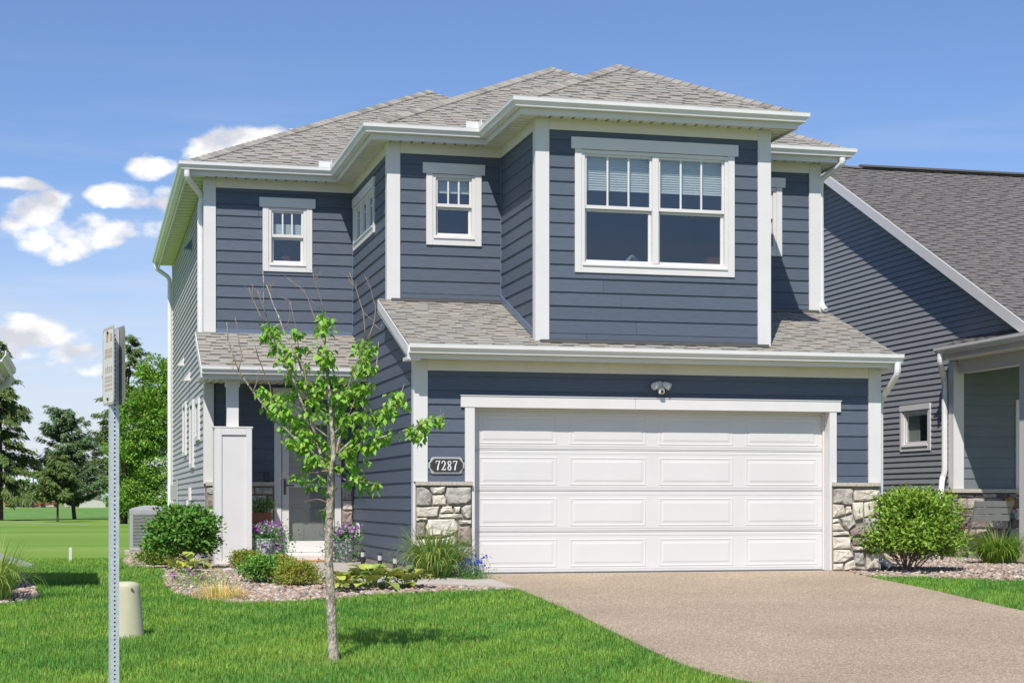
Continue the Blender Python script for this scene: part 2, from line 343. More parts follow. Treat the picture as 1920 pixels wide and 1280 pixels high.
def drive_mat():
    m = mat('aggregate', (.36, .28, .21), .85, .2); nt = m.node_tree; N = nt.nodes; L = nt.links; b = N['Principled BSDF']
    tc = N.new('ShaderNodeTexCoord')
    vo = N.new('ShaderNodeTexVoronoi'); vo.inputs['Scale'].default_value = 88; L.new(tc.outputs['Object'], vo.inputs['Vector'])
    rp = N.new('ShaderNodeValToRGB'); e = rp.color_ramp.elements; e[0].position = 0; e[0].color = (.21, .155, .105, 1); e[1].position = 1; e[1].color = (.70, .585, .44, 1)
    x = e.new(.3); x.color = (.36, .275, .19, 1); x = e.new(.62); x.color = (.45, .355, .25, 1); x = e.new(.85); x.color = (.38, .30, .22, 1)
    sp = N.new('ShaderNodeSeparateXYZ'); L.new(vo.outputs['Color'], sp.inputs[0]); L.new(sp.outputs[0], rp.inputs[0])
    n1 = N.new('ShaderNodeTexNoise'); n1.inputs['Scale'].default_value = .7; n1.inputs['Detail'].default_value = 6; L.new(tc.outputs['Object'], n1.inputs['Vector'])
    mr = N.new('ShaderNodeMapRange'); L.new(n1.outputs['Fac'], mr.inputs['Value']); mr.inputs['From Min'].default_value = .3; mr.inputs['From Max'].default_value = .7; mr.inputs['To Min'].default_value = .90; mr.inputs['To Max'].default_value = 1.08
    cc = N.new('ShaderNodeCombineXYZ'); [L.new(mr.outputs[0], cc.inputs[i]) for i in range(3)]
    mx = N.new('ShaderNodeMixRGB'); mx.blend_type = 'MULTIPLY'; mx.inputs[0].default_value = 1; L.new(rp.outputs[0], mx.inputs[1]); L.new(cc.outputs[0], mx.inputs[2]); L.new(mx.outputs[0], b.inputs['Base Color'])
    bp = N.new('ShaderNodeBump'); bp.inputs['Strength'].default_value = .6; bp.inputs['Distance'].default_value = .006; L.new(vo.outputs['Distance'], bp.inputs['Height']); bp.invert = True; L.new(bp.outputs[0], b.inputs['Normal'])
drive_mat()

# ------------------------------------------------------------ ground, drive, walk, beds
def inpoly(P, poly):
    x, y = P[:, 0], P[:, 1]; r = np.zeros(len(P), bool); n = len(poly); j = n - 1
    for i in range(n):
        xi, yi = poly[i][:2]; xj, yj = poly[j][:2]
        if yi != yj:
            r ^= ((yi > y) != (yj > y)) & (x < (xj - xi) * (y - yi) / (yj - yi) + xi)
        j = i
    return r
def sheet(name, poly, top, bottom, m, kind='structure', parent=None):
    """flat slab following z=top(y) for a plan polygon, cut at y=0 by construction of the outline"""
    n = len(poly); vs = [(x, y, top(y)) for x, y in poly] + [(x, y, top(y) - bottom) for x, y in poly]
    b = MB(); b.add(vs, [tuple(range(n))] + [(i, i + n, (i + 1) % n + n, (i + 1) % n) for i in range(n)])
    o = b.build(name, m, parent, recalc=True)
    if kind: o['kind'] = kind
    return o
def smooth_poly(p, it=2):
    for _ in range(it):
        q = [p[0]]
        for a, b in zip(p[:-1], p[1:]):
            q += [(a[0] * .75 + b[0] * .25, a[1] * .75 + b[1] * .25), (a[0] * .25 + b[0] * .75, a[1] * .25 + b[1] * .75)]
        p = q + [p[-1]]
    return p
b = MB(); ys = [-90, -32, 0, 40, 300, 2500]; xs = [-1500, -60, 60, 1500]
for yy in ys: b.v += [(xx, yy, g(max(yy, -32))) for xx in xs]
b.f = [(j * 4 + i, j * 4 + i + 1, j * 4 + i + 5, j * 4 + i + 4) for j in range(5) for i in range(3)]
lawn = b.build('lawn', 'lawn'); lawn['kind'] = 'structure'
dz = lambda y: 0.04 * min(y, 0)
DRIVE_L = smooth_poly([(.72, 0), (.80, -.6), (.82, -2.1), (.78, -4), (.68, -5.7), (.56, -7.4), (.50, -8.7), (.66, -9.5), (1.0, -10.6), (1.2, -14)])
DRIVE_R = smooth_poly([(5.90, 0), (5.76, -.57), (5.74, -1.3), (5.68, -2.8), (5.52, -4.4), (5.46, -5.2), (5.5, -14)])
DRIVE = DRIVE_L + DRIVE_R[::-1]
sheet('driveway', DRIVE, dz, .1, 'aggregate')
WALK = [(-1.30, 3.9), (-1.32, 1.5), (-1.33, 0), (-1.33, -.45), (-1.22, -.85), (-.95, -1.15), (-.55, -1.32), (.13, -1.40), (.45, -1.62), (.70, -1.90), (.815, -1.9), (.795, -.55), (-.1, -.55), (-.24, -.45), (-.25, 0), (-.25, 3.9)]
sheet('walkway', [p for p in WALK if p[1] <= 0], lambda y: dz(y) + .012, .09, 'concrete')
sheet('walkway', [p for p in WALK if p[1] >= 0], lambda y: .012, .09, 'concrete')
BED_F = smooth_poly([(-3.42, 3.82), (-3.02, 3.3), (-3.02, 1.9), (-3.14, -.2), (-3.12, -1.46), (-3.0, -2.24), (-2.72, -2.87), (-2.35, -3.1), (-1.6, -2.92), (-.93, -2.38), (-.09, -2.15), (.66, -2.0), (.80, -1.95)])
BED = [(-2.27, 9), (-3.3, 9), (-3.5, 6)] + BED_F + [(.79, -.5), (.72, 0), (.0, 0), (0, 3.9), (-2.2, 3.9), (-2.27, 5.2)]
def bed_sheet(poly, name):
    # triangulated by a fine strip so that the fold of the slope at y=0 is followed
    n = len(poly); lo = [p for p in poly if p[1] <= .001]; 
    return lo
def plan_mesh(name, poly, z, m, kind, step=.25):
    import bmesh
    xs = [p[0] for p in poly]; ysx = [p[1] for p in poly]
    bm = bmesh.new(); vs = [bm.verts.new((x, y, 0)) for x, y in poly]; f = bm.faces.new(vs)
    bmesh.ops.triangulate(bm, faces=bm.faces[:])
    geom = bm.verts[:] + bm.edges[:] + bm.faces[:]
    bmesh.ops.bisect_plane(bm, geom=geom, plane_co=(0, 0, 0), plane_no=(0, 1, 0))
    for v in bm.verts: v.co.z = z(v.co.y)
    bmesh.ops.recalc_face_normals(bm, faces=bm.faces)
    for ff in bm.faces:
        if ff.normal.z < 0: ff.normal_flip()
    me = bpy.data.meshes.new(name); bm.to_mesh(me); bm.free()
    return link(name, me, m, None, 0, kind)
plan_mesh('planting_bed', BED, lambda y: g(y) + .006, 'bedsoil', 'structure')
BED2 = smooth_poly([(5.90, -.02), (5.80, -.55), (5.85, -.95), (6.6, -1.10), (7.03, -1.5), (7.5, -1.75), (8.6, -2.2), (10.2, -2.4), (12.5, -2.2)], 1) + [(13.5, 0), (13.5, 2.2), (10.0, 2.3), (10.0, 9), (6.4, 9), (6.4, 0.0)]
plan_mesh('planting_bed', BED2, lambda y: g(y) + .006, 'bedsoil', 'structure')
BED3 = smooth_poly([(-6.5, 2.6), (-5.2, 2.6), (-4.75, 1.6), (-4.75, .2), (-4.55, -1.4), (-4.52, -2.3), (-4.75, -2.75), (-5.3, -3.1), (-7, -3.2)], 1)
plan_mesh('planting_bed', BED3, lambda y: g(y) + .006, 'bedsoil', 'structure')
b = MB(); b.v = [(-80, -40, -.75), (80, -40, -.75), (80, -14, -.56), (-80, -14, -.56)]; b.f = [(0, 1, 2, 3)]
mat('asphalt', (.05, .05, .052), .9, .2, var=.15, vscale=8)
b.v = [(x, y, z + .03 * (0)) for x, y, z in b.v]
b.v = [(-80, -24, -.92), (80, -24, -.92), (80, -14, -.52), (-80, -14, -.52)]; st = b.build('street', 'asphalt'); st['kind'] = 'structure'

# ------------------------------------------------------------ wall tools
class Wall:
    def __init__(s, ox, oy, ux, uy): s.ox, s.oy, s.ux, s.uy = ox, oy, ux, uy
    def p(s, u, n, z): return (s.ox + s.ux * u + s.uy * n, s.oy + s.uy * u - s.ux * n, z)
    def bx(s, mb, u0, u1, n0, n1, z0, z1, col=None):
        mb.hexa([s.p(u0, n1, z0), s.p(u1, n1, z0), s.p(u1, n0, z0), s.p(u0, n0, z0), s.p(u0, n1, z1), s.p(u1, n1, z1), s.p(u1, n0, z1), s.p(u0, n0, z1)], col)
def cut(iv, holes):
    """subtract hole intervals from intervals"""
    for h0, h1 in holes:
        nv = []
        for a, c in iv:
            if h1 <= a or h0 >= c: nv.append((a, c)); continue
            if h0 > a: nv.append((a, h0))
            if h1 < c: nv.append((h1, c))
        iv = nv
    return iv
def board_mesh(w, z0, z1, n0, n1, iv, holes):
    """one lapped board between z0 and z1: butt n0 at the bottom, n1 at the top; iv(z) -> (a,b); cut round the openings"""
    out = []; zs = sorted({z0, z1} | {z for h in holes for z in h[2:4] if z0 + .004 < z < z1 - .004}); prevrow = []
    for za, zb in zip(zs[:-1], zs[1:]):
        zm = (za + zb) / 2; hs = [(h[0], h[1]) for h in holes if h[2] < zm < h[3]]
        A, Bv = iv(za + 1e-5), iv(zb - 1e-5)
        if A[1] - A[0] < .005 and Bv[1] - Bv[0] < .005: continue
        if A[1] < A[0]: A = ((A[0] + A[1]) / 2,) * 2
        if Bv[1] < Bv[0]: Bv = ((Bv[0] + Bv[1]) / 2,) * 2
        row = []
        for a, c in cut([(min(A[0], Bv[0]), max(A[1], Bv[1]))], hs):
            a0, a1 = max(a, A[0]), max(a, Bv[0]); c0, c1 = min(c, A[1]), min(c, Bv[1])
            if c0 - a0 < .004 and c1 - a1 < .004: continue
            mb = None
            for pa, pc, pm_ in prevrow:
                if pa < c and pc > a:
                    if mb is None: mb = pm_
                    elif pm_ is not mb: mb.add(pm_.v, pm_.f); pm_.v, pm_.f = [], []; row = [(x_, y_, mb if q_ is pm_ else q_) for x_, y_, q_ in row]
            if mb is None: mb = MB(); out.append(mb)
            row.append((a, c, mb))
            na = n0 + (n1 - n0) * (za - z0) / (z1 - z0); nb = n0 + (n1 - n0) * (zb - z0) / (z1 - z0)
            mb.hexa([w.p(a0, na, za), w.p(c0, na, za), w.p(c0, -.004, za), w.p(a0, -.004, za), w.p(a1, nb, zb), w.p(c1, nb, zb), w.p(c1, -.004, zb), w.p(a1, -.004, zb)])
        prevrow = row
    return [m_ for m_ in out if m_.f]
def siding(w, parent, m, z0, z1, ex, iv, holes=(), step=.016, first=None, top=.004, name='siding_board'):
    z = z0; k = 0
    while z < z1 - .01:
        ze = min(z + (first if (k == 0 and first) else ex), z1)
        j = random.uniform(-.0015, .0015)
        jh = []
        A_ = iv((z + ze) / 2)
        if m == 'blue' and A_[1] - A_[0] > 1.9 and random.random() < .45:      # a butt joint between two lengths of siding
            uj = random.uniform(A_[0] + .5, A_[1] - .5); jh = [(uj, uj + .0035, z - .01, ze + .01)]
        for mb in board_mesh(w, z, ze, step + top + j, top + (step * (1 - (ze - z) / ex)), iv, list(holes) + jh): mb.build(name, m, parent)
        z = ze; k += 1
def sheath(w, name, m, z0, z1, iv, holes, parent, t=.12, zcuts=()):
    """the wall body behind the boards, with its openings"""
    mb = MB(); zs = sorted({z0, z1} | {z for z in zcuts} | {z for h in holes for z in h[2:4] if z0 < z < z1})
    for za, zb in zip(zs[:-1], zs[1:]):
        zm = (za + zb) / 2; hs = [(h[0], h[1]) for h in holes if h[2] < zm < h[3]]; A, Bv = iv(za + 1e-5), iv(zb - 1e-5)
        for a, c in cut([(min(A[0], Bv[0]), max(A[1], Bv[1]))], hs):
            a0, a1 = max(a, A[0]), max(a, Bv[0]); c0, c1 = min(c, A[1]), min(c, Bv[1])
            mb.hexa([w.p(a0, -.006, za), w.p(c0, -.006, za), w.p(c0, -t, za), w.p(a0, -t, za), w.p(a1, -.006, zb), w.p(c1, -.006, zb), w.p(c1, -t, zb), w.p(a1, -t, zb)])
    return mb.build(name, m, parent)
def ring(w, mb, u0, u1, z0, z1, t, n0, n1, tb=None, tt=None):
    tb = tb or t; tt = tt or t
    w.bx(mb, u0, u0 + t, n0, n1, z0, z1); w.bx(mb, u1 - t, u1, n0, n1, z0, z1)
    w.bx(mb, u0 + t, u1 - t, n0, n1 - .0015, z0, z0 + tb); w.bx(mb, u0 + t, u1 - t, n0, n1 - .0015, z1 - tt, z1)
def quad(w, mb, u0, u1, z0, z1, n): mb.add([w.p(u0, n, z0), w.p(u1, n, z0), w.p(u1, n, z1), w.p(u0, n, z1)], [(0, 1, 2, 3)])
def room(w, u0, u1, z0, z1, d, parent, m='room'):
    mb = MB(); a = [w.p(u0, -.10, z0), w.p(u1, -.10, z0), w.p(u1, -.10, z1), w.p(u0, -.10, z1)]; c = [w.p(u0, -d, z0), w.p(u1, -d, z0), w.p(u1, -d, z1), w.p(u0, -d, z1)]
    mb.add(a + c, [(4, 5, 6, 7), (0, 4, 7, 3), (1, 2, 6, 5), (0, 1, 5, 4), (3, 7, 6, 2)]); return mb.build('room_lining', m, parent)
def window(w, parent, u0, u1, zb, zt, zh, tw=.09, units=1, split=None, shade=0.0, head=.05, muntins=2, side=False, screen=True, depth=1.1, margin=.12):
    """trim rectangle u0..u1, zb..zt (zt = underside of the head board), zh = top of the head board. Returns its hole."""
    a0, a1, b0, b1 = u0 + tw, u1 - tw, zb + tw * 1.05, zt - .004
    fr = MB(); ring(w, fr, a0, a1, b0, b1, .045, -.10, .022); mull = .085
    if units > 1:
        wd = (a1 - a0 - .09 - mull * (units - 1)) / units
        for k in range(1, units): c = a0 + .045 + k * wd + (k - 1) * mull; w.bx(fr, c, c + mull, -.10, .024, b0 + .045, b1 - .045)
    else: wd = a1 - a0 - .09
    win = fr.build('window', 'trim', parent, bevel=.004)
    tr = MB(); w.bx(tr, u0, a0 - .001, .0, .034, zb, zt); w.bx(tr, a1 + .001, u1, .0, .034, zb, zt); w.bx(tr, a0, a1, .0, .0325, zb + .0005, b0 - .001)
    tr.build('side_trim', 'trim', win, bevel=.003)
    hb = MB(); w.bx(hb, u0 - head, u1 + head, .0, .042, zt + .0015, zh); hb.build('head_board', 'trim', win, bevel=.003)
    sl = MB(); w.bx(sl, a0 + .01, a1 - .01, .0225, .048, b0 - .006, b0 + .016); sl.build('sill', 'trim', win, bevel=.003)
    for k in range(units):
        s0 = a0 + .045 + k * (wd + mull); s1 = s0 + wd; c0, c1 = b0 + .045, b1 - .045
        if side or split is None:
            sm = MB(); ring(w, sm, s0 + .001, s1 - .001, c0 + .001, c1 - .001, .04, -.05, -.005); so = sm.build('sash', 'trim', win, bevel=.003)
            p = MB(); quad(w, p, s0 + .04, s1 - .04, c0 + .04, c1 - .04, -.03); p.build('pane', 'glass', win)
            if muntins:
                mm = MB()
                for j in range(1, muntins + 1): zz = c0 + (c1 - c0) * (.33 if muntins == 1 else j / (muntins + 1)); 
                w.bx(mm, s0 + .04, s1 - .04, -.034, -.02, (c0 + c1) / 2 + .08, (c0 + c1) / 2 + .1); mm.build('muntin', 'trim', win)
            zs = c0
        else:
            up = MB(); ring(w, up, s0 + .001, s1 - .001, split + .001, c1 - .001, .03, -.04, -.004, tb=.045); up.build('upper_sash', 'trim', win, bevel=.003)
            lo = MB(); ring(w, lo, s0 + .001, s1 - .001, c0 + .001, split - .001, .036, -.075, -.042, tt=.03); lo.build('lower_sash', 'trim', win, bevel=.003)
            p = MB(); quad(w, p, s0 + .031, s1 - .031, split + .046, c1 - .031, -.025); p.build('pane', 'glass', win)
            p = MB(); quad(w, p, s0 + .037, s1 - .037, c0 + .037, split - .031, -.06); p.build('pane', 'glass_screen', win)
            for j in range(1, muntins + 1):
                uu = s0 + .03 + (wd - .06) * j / (muntins + 1); mm = MB(); w.bx(mm, uu - .011, uu + .011, -.034, -.012, split + .046, c1 - .031); mm.build('muntin', 'trim', win)
        if shade:
            sd = MB(); h = (c1 - c0) * shade; n = max(4, int(h / .03))
            for j in range(n):
                z1_ = c1 - h * j / n; z0_ = c1 - h * (j + 1) / n; zm = (z0_ + z1_) / 2
                sd.add([w.p(s0, -.115, z1_), w.p(s1, -.115, z1_), w.p(s1, -.098, zm), w.p(s0, -.098, zm), w.p(s0, -.115, z0_), w.p(s1, -.115, z0_)], [(3, 2, 1, 0), (5, 4, 3, 2)][0:1] + [(2, 3, 4, 5)])
            w.bx(sd, s0, s1, -.12, -.096, c1 - h - .02, c1 - h); sd.build('cellular_shade', 'shade', win)
    room(w, a0 - margin, a1 + margin, b0 - margin, b1 + .05, depth, win)
    return (a0 - .004, a1 + .004, b0 - .004, b1 + .004), win
def sweep(mb, prof, path, cap=True):
    """profile (n outward, z) swept along a plan path with mitred corners; outward is to the right of travel"""
    P = [Vector((x, y)) for x, y in path]; k = len(P); m = len(prof); vs = []
    for i, p in enumerate(P):
        d0 = (P[i] - P[i - 1]).normalized() if i else None; d1 = (P[i + 1] - P[i]).normalized() if i < k - 1 else None
        n0 = Vector((d0.y, -d0.x)) if d0 else None; n1 = Vector((d1.y, -d1.x)) if d1 else None
        if n0 is None: mt = n1
        elif n1 is None: mt = n0
        else: mt = (n0 + n1) / (1 + n0.dot(n1))
        vs += [(p.x + mt.x * n, p.y + mt.y * n, z) for n, z in prof]
    fs = [(i * m + j, i * m + (j + 1) % m, (i + 1) * m + (j + 1) % m, (i + 1) * m + j) for i in range(k - 1) for j in range(m)]
    if cap: fs += [tuple(range(m)), tuple((k - 1) * m + j for j in range(m - 1, -1, -1))]
    mb.add(vs, fs)
def gutter_prof(z):      # K-style trough, z = its top
    return [(.004, z - .004), (.004, z - .115), (.082, z - .115), (.09, z - .085), (.10, z - .07), (.122, z - .05), (.125, z - .012), (.128, z), (.112, z), (.112, z - .012), (.108, z - .045), (.07, z - .1), (.016, z - .1), (.016, z - .004)]
def soffit(mb, path_wall, d, z, pitch=.1, gap=.011):
    """ribbed soffit planks across a straight run from (x0,y0) to (x1,y1), going outward (right of travel) by d"""
    (x0, y0), (x1, y1) = path_wall; L = math.hypot(x1 - x0, y1 - y0); dx, dy = (x1 - x0) / L, (y1 - y0) / L; nx, ny = dy, -dx
    t = 0
    while t < L - .001:
        t1 = min(t + pitch, L); a, c = t + gap, t1 - gap
        pts = []
        for zz in (z, z + .022):
            pts += [(x0 + dx * a, y0 + dy * a, zz), (x0 + dx * c, y0 + dy * c, zz), (x0 + dx * c + nx * d, y0 + dy * c + ny * d, zz), (x0 + dx * a + nx * d, y0 + dy * a + ny * d, zz)]
        mb.hexa(pts); t = t1
    pts = []
    for zz in (z + .019, z + .03):
        pts += [(x0, y0, zz), (x1, y1, zz), (x1 + nx * d, y1 + ny * d, zz), (x0 + nx * d, y0 + ny * d, zz)]
    mb.hexa(pts)
def shingle_slope(poly, m, parent, ex=.130, name='shingles', dark=.0, lift=.0):
    """laminated tabs over a planar roof polygon; row by row, each tab its own raised box, joined as one covering"""
    P = [Vector(p) for p in poly]; n = None
    for i in range(1, len(P) - 1):
        n = (P[i] - P[0]).cross(P[i + 1] - P[0])
        if n.length > 1e-4: break
    n.normalize(); n = n if n.z > 0 else -n
    e = Vector((0, 0, 1)).cross(n).normalized(); s = n.cross(e).normalized()
    if s.z < 0: s = -s
    Q = [((p - P[0]).dot(e), (p - P[0]).dot(s)) for p in P]; s0 = min(q[1] for q in Q); s1 = max(q[1] for q in Q)
    dk = MB(); k = len(P); dk.add([p - n * .002 for p in P] + [p - n * .05 for p in P], [tuple(range(k)), tuple(range(2 * k - 1, k - 1, -1))] + [(i, i + k, (i + 1) % k + k, (i + 1) % k) for i in range(k)])
    deck = dk.build('roof_deck', 'deck', parent, recalc=True)
    def span(sv):
        xs = []
        for i in range(len(Q)):
            (ea, sa), (eb, sb) = Q[i], Q[(i + 1) % len(Q)]
            if (sa - sv) * (sb - sv) <= 0 and abs(sa - sb) > 1e-9: xs.append(ea + (eb - ea) * (sv - sa) / (sb - sa))
        return (min(xs), max(xs)) if len(xs) > 1 else None
    mb = MB(); sv = s0; row = 0
    def pt(ev, sw, h): return P[0] + e * ev + s * sw + n * h
    while sv < s1 - .01:
        se = min(sv + ex, s1 - .001); A, Bv = span(sv + .002), span(se - .001)
        if A is None or Bv is None: sv = se; continue
        lo, hi = min(A[0], Bv[0]), max(A[1], Bv[1]); x = lo - rng.uniform(0, .3); raised = rng.random() < .5
        while x < hi:
            raised = not raised; wd = rng.uniform(.15, .30) if raised else rng.uniform(.12, .22); x1 = min(x + wd, hi)
            a0, a1 = max(x, A[0]), max(x, Bv[0]); c0, c1 = min(x1, A[1]), min(x1, Bv[1]); x = x + wd
            if c0 - a0 < .004 and c1 - a1 < .004: continue
            if c0 < a0: a0 = c0 = (a0 + c0) / 2
            if c1 < a1: a1 = c1 = (a1 + c1) / 2
            h0 = lift + (.017 if raised else .009); h1 = lift + (.006 if raised else .002)
            v = rng.choice([.90, .95, .99, 1.0, 1.03, 1.06]); t = rng.uniform(-.02, .04); col = (v * (1 + t), v, v * (1 - t))
            # the lower ply of a laminated shingle carries a dark granule band along its upper edge
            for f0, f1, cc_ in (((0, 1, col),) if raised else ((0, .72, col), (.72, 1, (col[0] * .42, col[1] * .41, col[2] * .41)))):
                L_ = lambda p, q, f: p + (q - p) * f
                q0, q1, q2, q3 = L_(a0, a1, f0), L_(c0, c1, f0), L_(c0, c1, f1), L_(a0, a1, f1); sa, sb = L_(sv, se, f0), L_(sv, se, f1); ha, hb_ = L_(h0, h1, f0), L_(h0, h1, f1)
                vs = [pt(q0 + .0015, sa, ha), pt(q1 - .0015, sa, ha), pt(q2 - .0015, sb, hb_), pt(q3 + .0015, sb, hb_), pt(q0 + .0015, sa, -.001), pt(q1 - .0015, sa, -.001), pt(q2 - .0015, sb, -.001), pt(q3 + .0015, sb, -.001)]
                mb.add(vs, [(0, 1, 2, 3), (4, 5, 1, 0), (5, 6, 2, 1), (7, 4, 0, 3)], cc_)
        sv = se; row += 1
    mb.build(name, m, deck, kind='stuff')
    return deck
def ridge_caps(p0, p1, parent, m, pitch=.14, half=.13, drop=.55, name='ridge_cap'):
    """overlapping cap shingles along a hip or ridge"""
    p0, p1 = Vector(p0), Vector(p1); L = (p1 - p0).length; d = (p1 - p0) / L; sd = Vector((d.y, -d.x, 0)).normalized()
    up = sd.cross(d).normalized(); up = up if up.z > 0 else -up
    mb = MB(); t = 0
    while t < L:
        t1 = min(t + pitch + .02, L + .02); v = rng.choice([.7, .85, .95, 1.05, 1.12]); col = (v, v * .99, v * .97)
        a, c = p0 + d * t, p0 + d * t1; q = drop * half
        vs = []
        for pp, h in ((a, .034), (c, .022)):
            vs += [pp - sd * half - Vector((0, 0, q)) + up * h, pp + up * (h + .01), pp + sd * half - Vector((0, 0, q)) + up * h]
            vs += [pp - sd * half - Vector((0, 0, q)) + up * (h - .02), pp + sd * half - Vector((0, 0, q)) + up * (h - .02)]
        mb.add(vs, [(0, 1, 6, 5), (1, 2, 7, 6), (0, 3, 4, 2, 1), (5, 6, 7, 9, 8), (3, 0, 5, 8), (2, 4, 9, 7)], col)
        t += pitch
    return mb.build(name, m, parent)
def pipe(pts, name, parent, m='gutter', r=.044):
    """rectangular downspout with rounded elbows"""
    P = [Vector(p) for p in pts]; q = [P[0]]
    for a, b_, c in zip(P[:-2], P[1:-1], P[2:]):
        da = (a - b_); dc = (c - b_); la = min(.09, da.length * .45); lc = min(.09, dc.length * .45); A = b_ + da.normalized() * la; C_ = b_ + dc.normalized() * lc
        for t in (0, .25, .5, .75, 1): q.append(A * (1 - t) ** 2 + b_ * 2 * t * (1 - t) + C_ * t * t)
    q.append(P[-1]); mb = MB(); mb.tube(q, r, 8, squash=.85); return mb.build(name, m, parent, smooth=False)
def stone_piece(w, poly, n0, proud, m, parent, seed, name='stone'):
    """one irregular face stone: outline in (u,z), rounded shoulders, uneven face"""
    rr = random.Random(seed); n = len(poly); pts = []
    for i in range(n):
        a, b_ = poly[i], poly[(i + 1) % n]; L = math.hypot(b_[0] - a[0], b_[1] - a[1]); pts.append(a)
        if L > .09:
            j = rr.uniform(-.006, .006); nx, ny = (b_[1] - a[1]) / L, -(b_[0] - a[0]) / L; pts.append(((a[0] + b_[0]) / 2 + nx * j, (a[1] + b_[1]) / 2 + ny * j))
    k = len(pts); cu = sum(p[0] for p in pts) / k; cz = sum(p[1] for p in pts) / k; mb = MB()
    def shrink(p, d):
        L = math.hypot(p[0] - cu, p[1] - cz); f = max(.2, 1 - d / max(L, .01)); return (cu + (p[0] - cu) * f, cz + (p[1] - cz) * f)
    vs = [w.p(p[0], n0 - .01, p[1]) for p in pts]
    p1 = proud * .6
    vs += [w.p(q[0], n0 + p1 + rr.uniform(-.004, .004), q[1]) for q in (shrink(p, .003) for p in pts)]
    vs += [w.p(q[0], n0 + proud + rr.uniform(-.009, .009), q[1]) for q in (shrink(p, .02) for p in pts)]
    vs += [w.p(q[0], n0 + proud + rr.uniform(-.006, .012), q[1]) for q in (shrink(p, .055) for p in pts)]
    vs.append(w.p(cu, n0 + proud + rr.uniform(-.004, .012), cz))
    fs = [(i + r * k, (i + 1) % k + r * k, (i + 1) % k + (r + 1) * k, i + (r + 1) * k) for r in range(3) for i in range(k)] + [(3 * k + i, 3 * k + (i + 1) % k, 4 * k) for i in range(k)]
    mb.add(vs, fs); return mb.build(name, m, parent, recalc=False)
def ledge_wall(w, parent, u0, u1, z0, z1, n0, mats, seed, name='stone', rows=None, hmin=.09, hmax=.2, wmin=.14, wmax=.42):
    rr = random.Random(seed); z = z0
    while z < z1 - .02:
        h = min(rr.uniform(hmin, hmax), z1 - z); h = z1 - z if z1 - z - h < .07 else h; u = u0
        while u < u1 - .02:
            wd = min(rr.uniform(wmin, wmax), u1 - u); wd = u1 - u if u1 - u - wd < .08 else wd
            j = lambda: rr.uniform(.004, .012)
            poly = [(u + j(), z + j()), (u + wd - j(), z + j()), (u + wd - j(), z + h - j()), (u + j(), z + h - j())]
            if rr.random() < .4: poly = [(u + j() + .02, z + j()), (u + wd - j(), z + j()), (u + wd - j() , z + h - j() - .02), (u + wd - j() - .03, z + h - j()), (u + j(), z + h - j()), (u + j(), z + .03)]
            stone_piece(w, poly, n0, rr.uniform(.025, .05), rr.choice(mats), parent, rr.random(), name); u += wd
        z += h

# ------------------------------------------------------------ the blue house
ZS = 5.855; ZE = 6.0; PM = .52; OV = .30; OE = .325
XA, XB, XW0, XW1, XL = 0.0, 6.35, 1.59, 4.757, -2.27
YM, YL, YB = 1.95, 5.17, 15.3
GP = .362; GE = 2.87; GY = -.325                       # garage roof: z = GE + GP*(y-GY)
def groof(y): return GE + GP * (y - GY)
house = thing('house', 'two-storey house with blue lap siding, white trim and a white double garage door', 'house', (2.0, 7.0, 0))

w_gf = Wall(0, 0, 1, 0); w_mf = Wall(0, YM, 1, 0); w_lf = Wall(0, YL, 1, 0)
w_gs = Wall(0, 0, 0, -1); w_ws = Wall(XW0, 0, 0, -1); w_ls = Wall(XL, 0, 0, -1)
w_rs = Wall(XB, 0, 0, 1); w_wr = Wall(XW1, 0, 0, 1); w_bk = Wall(0, YB, -1, 0)
EX = .178
# openings by their place in the photograph
def rz(u, v, Y): return onY(u, v, Y).z
holes = {}
# garage front -----------------------------------------------------------
gd0, gd1, gdz = .757, 5.634, 2.125
fw = sheath(w_gf, 'garage_front_wall', 'blue_wall', 0, 2.735, lambda z: (.0, XB), [(gd0 - .021, gd1 + .021, -.1, gdz + .021)], house, t=.2)
siding(w_gf, fw, 'blue', 1.165, 2.60, EX, lambda z: (.15, XB - .15), [(gd0 - .09, gd1 + .09, 0, gdz + .10)], first=.11)
for a_, c_, e_2, f_2 in ((gd0 - .125, gd0, gd0 - .035, gd0), (gd1, gd1 + .10, gd1, gd1 + .03)):
    jt = MB(); w_gf.bx(jt, a_, c_, -.02, .034, 1.183, gdz); w_gf.bx(jt, e_2, f_2, -.02, .0335, 0.005, 1.183); jt.build('garage_jamb_trim', 'trim', house)
hb = MB(); w_gf.bx(hb, gd0 - .18, 2.9, -.0, .042, gdz + .001, gdz + .145); hb.build('garage_head_board', 'trim', house, bevel=.003)
hb = MB(); w_gf.bx(hb, 2.903, gd1 + .16, -.0, .042, gdz + .001, gdz + .145); hb.build('garage_head_board', 'trim', house, bevel=.003)
hb = MB(); w_gf.bx(hb, gd0 - .19, gd1 + .17, -.0, .052, gdz + .1455, gdz + .155); hb.build('drip_cap', 'gutter', house)
rj = MB(); w_gf.bx(rj, gd0 - .02, gd0 - .001, -.26, -.0205, 0, gdz); w_gf.bx(rj, gd1 + .001, gd1 + .02, -.26, -.0205, 0, gdz); w_gf.bx(rj, gd0 - .02, gd1 + .02, -.26, -.001, gdz + .0005 - .0, gdz + .02)
w_gf.bx(rj, gd0 + .0, gd0 + .022, -.168, -.14, .01, gdz - .022); w_gf.bx(rj, gd1 - .022, gd1, -.168, -.14, .01, gdz - .022); w_gf.bx(rj, gd0, gd1, -.168, -.141, gdz - .022, gdz - .001)
rj.build('garage_reveal', 'trim_door', house, bevel=.002)
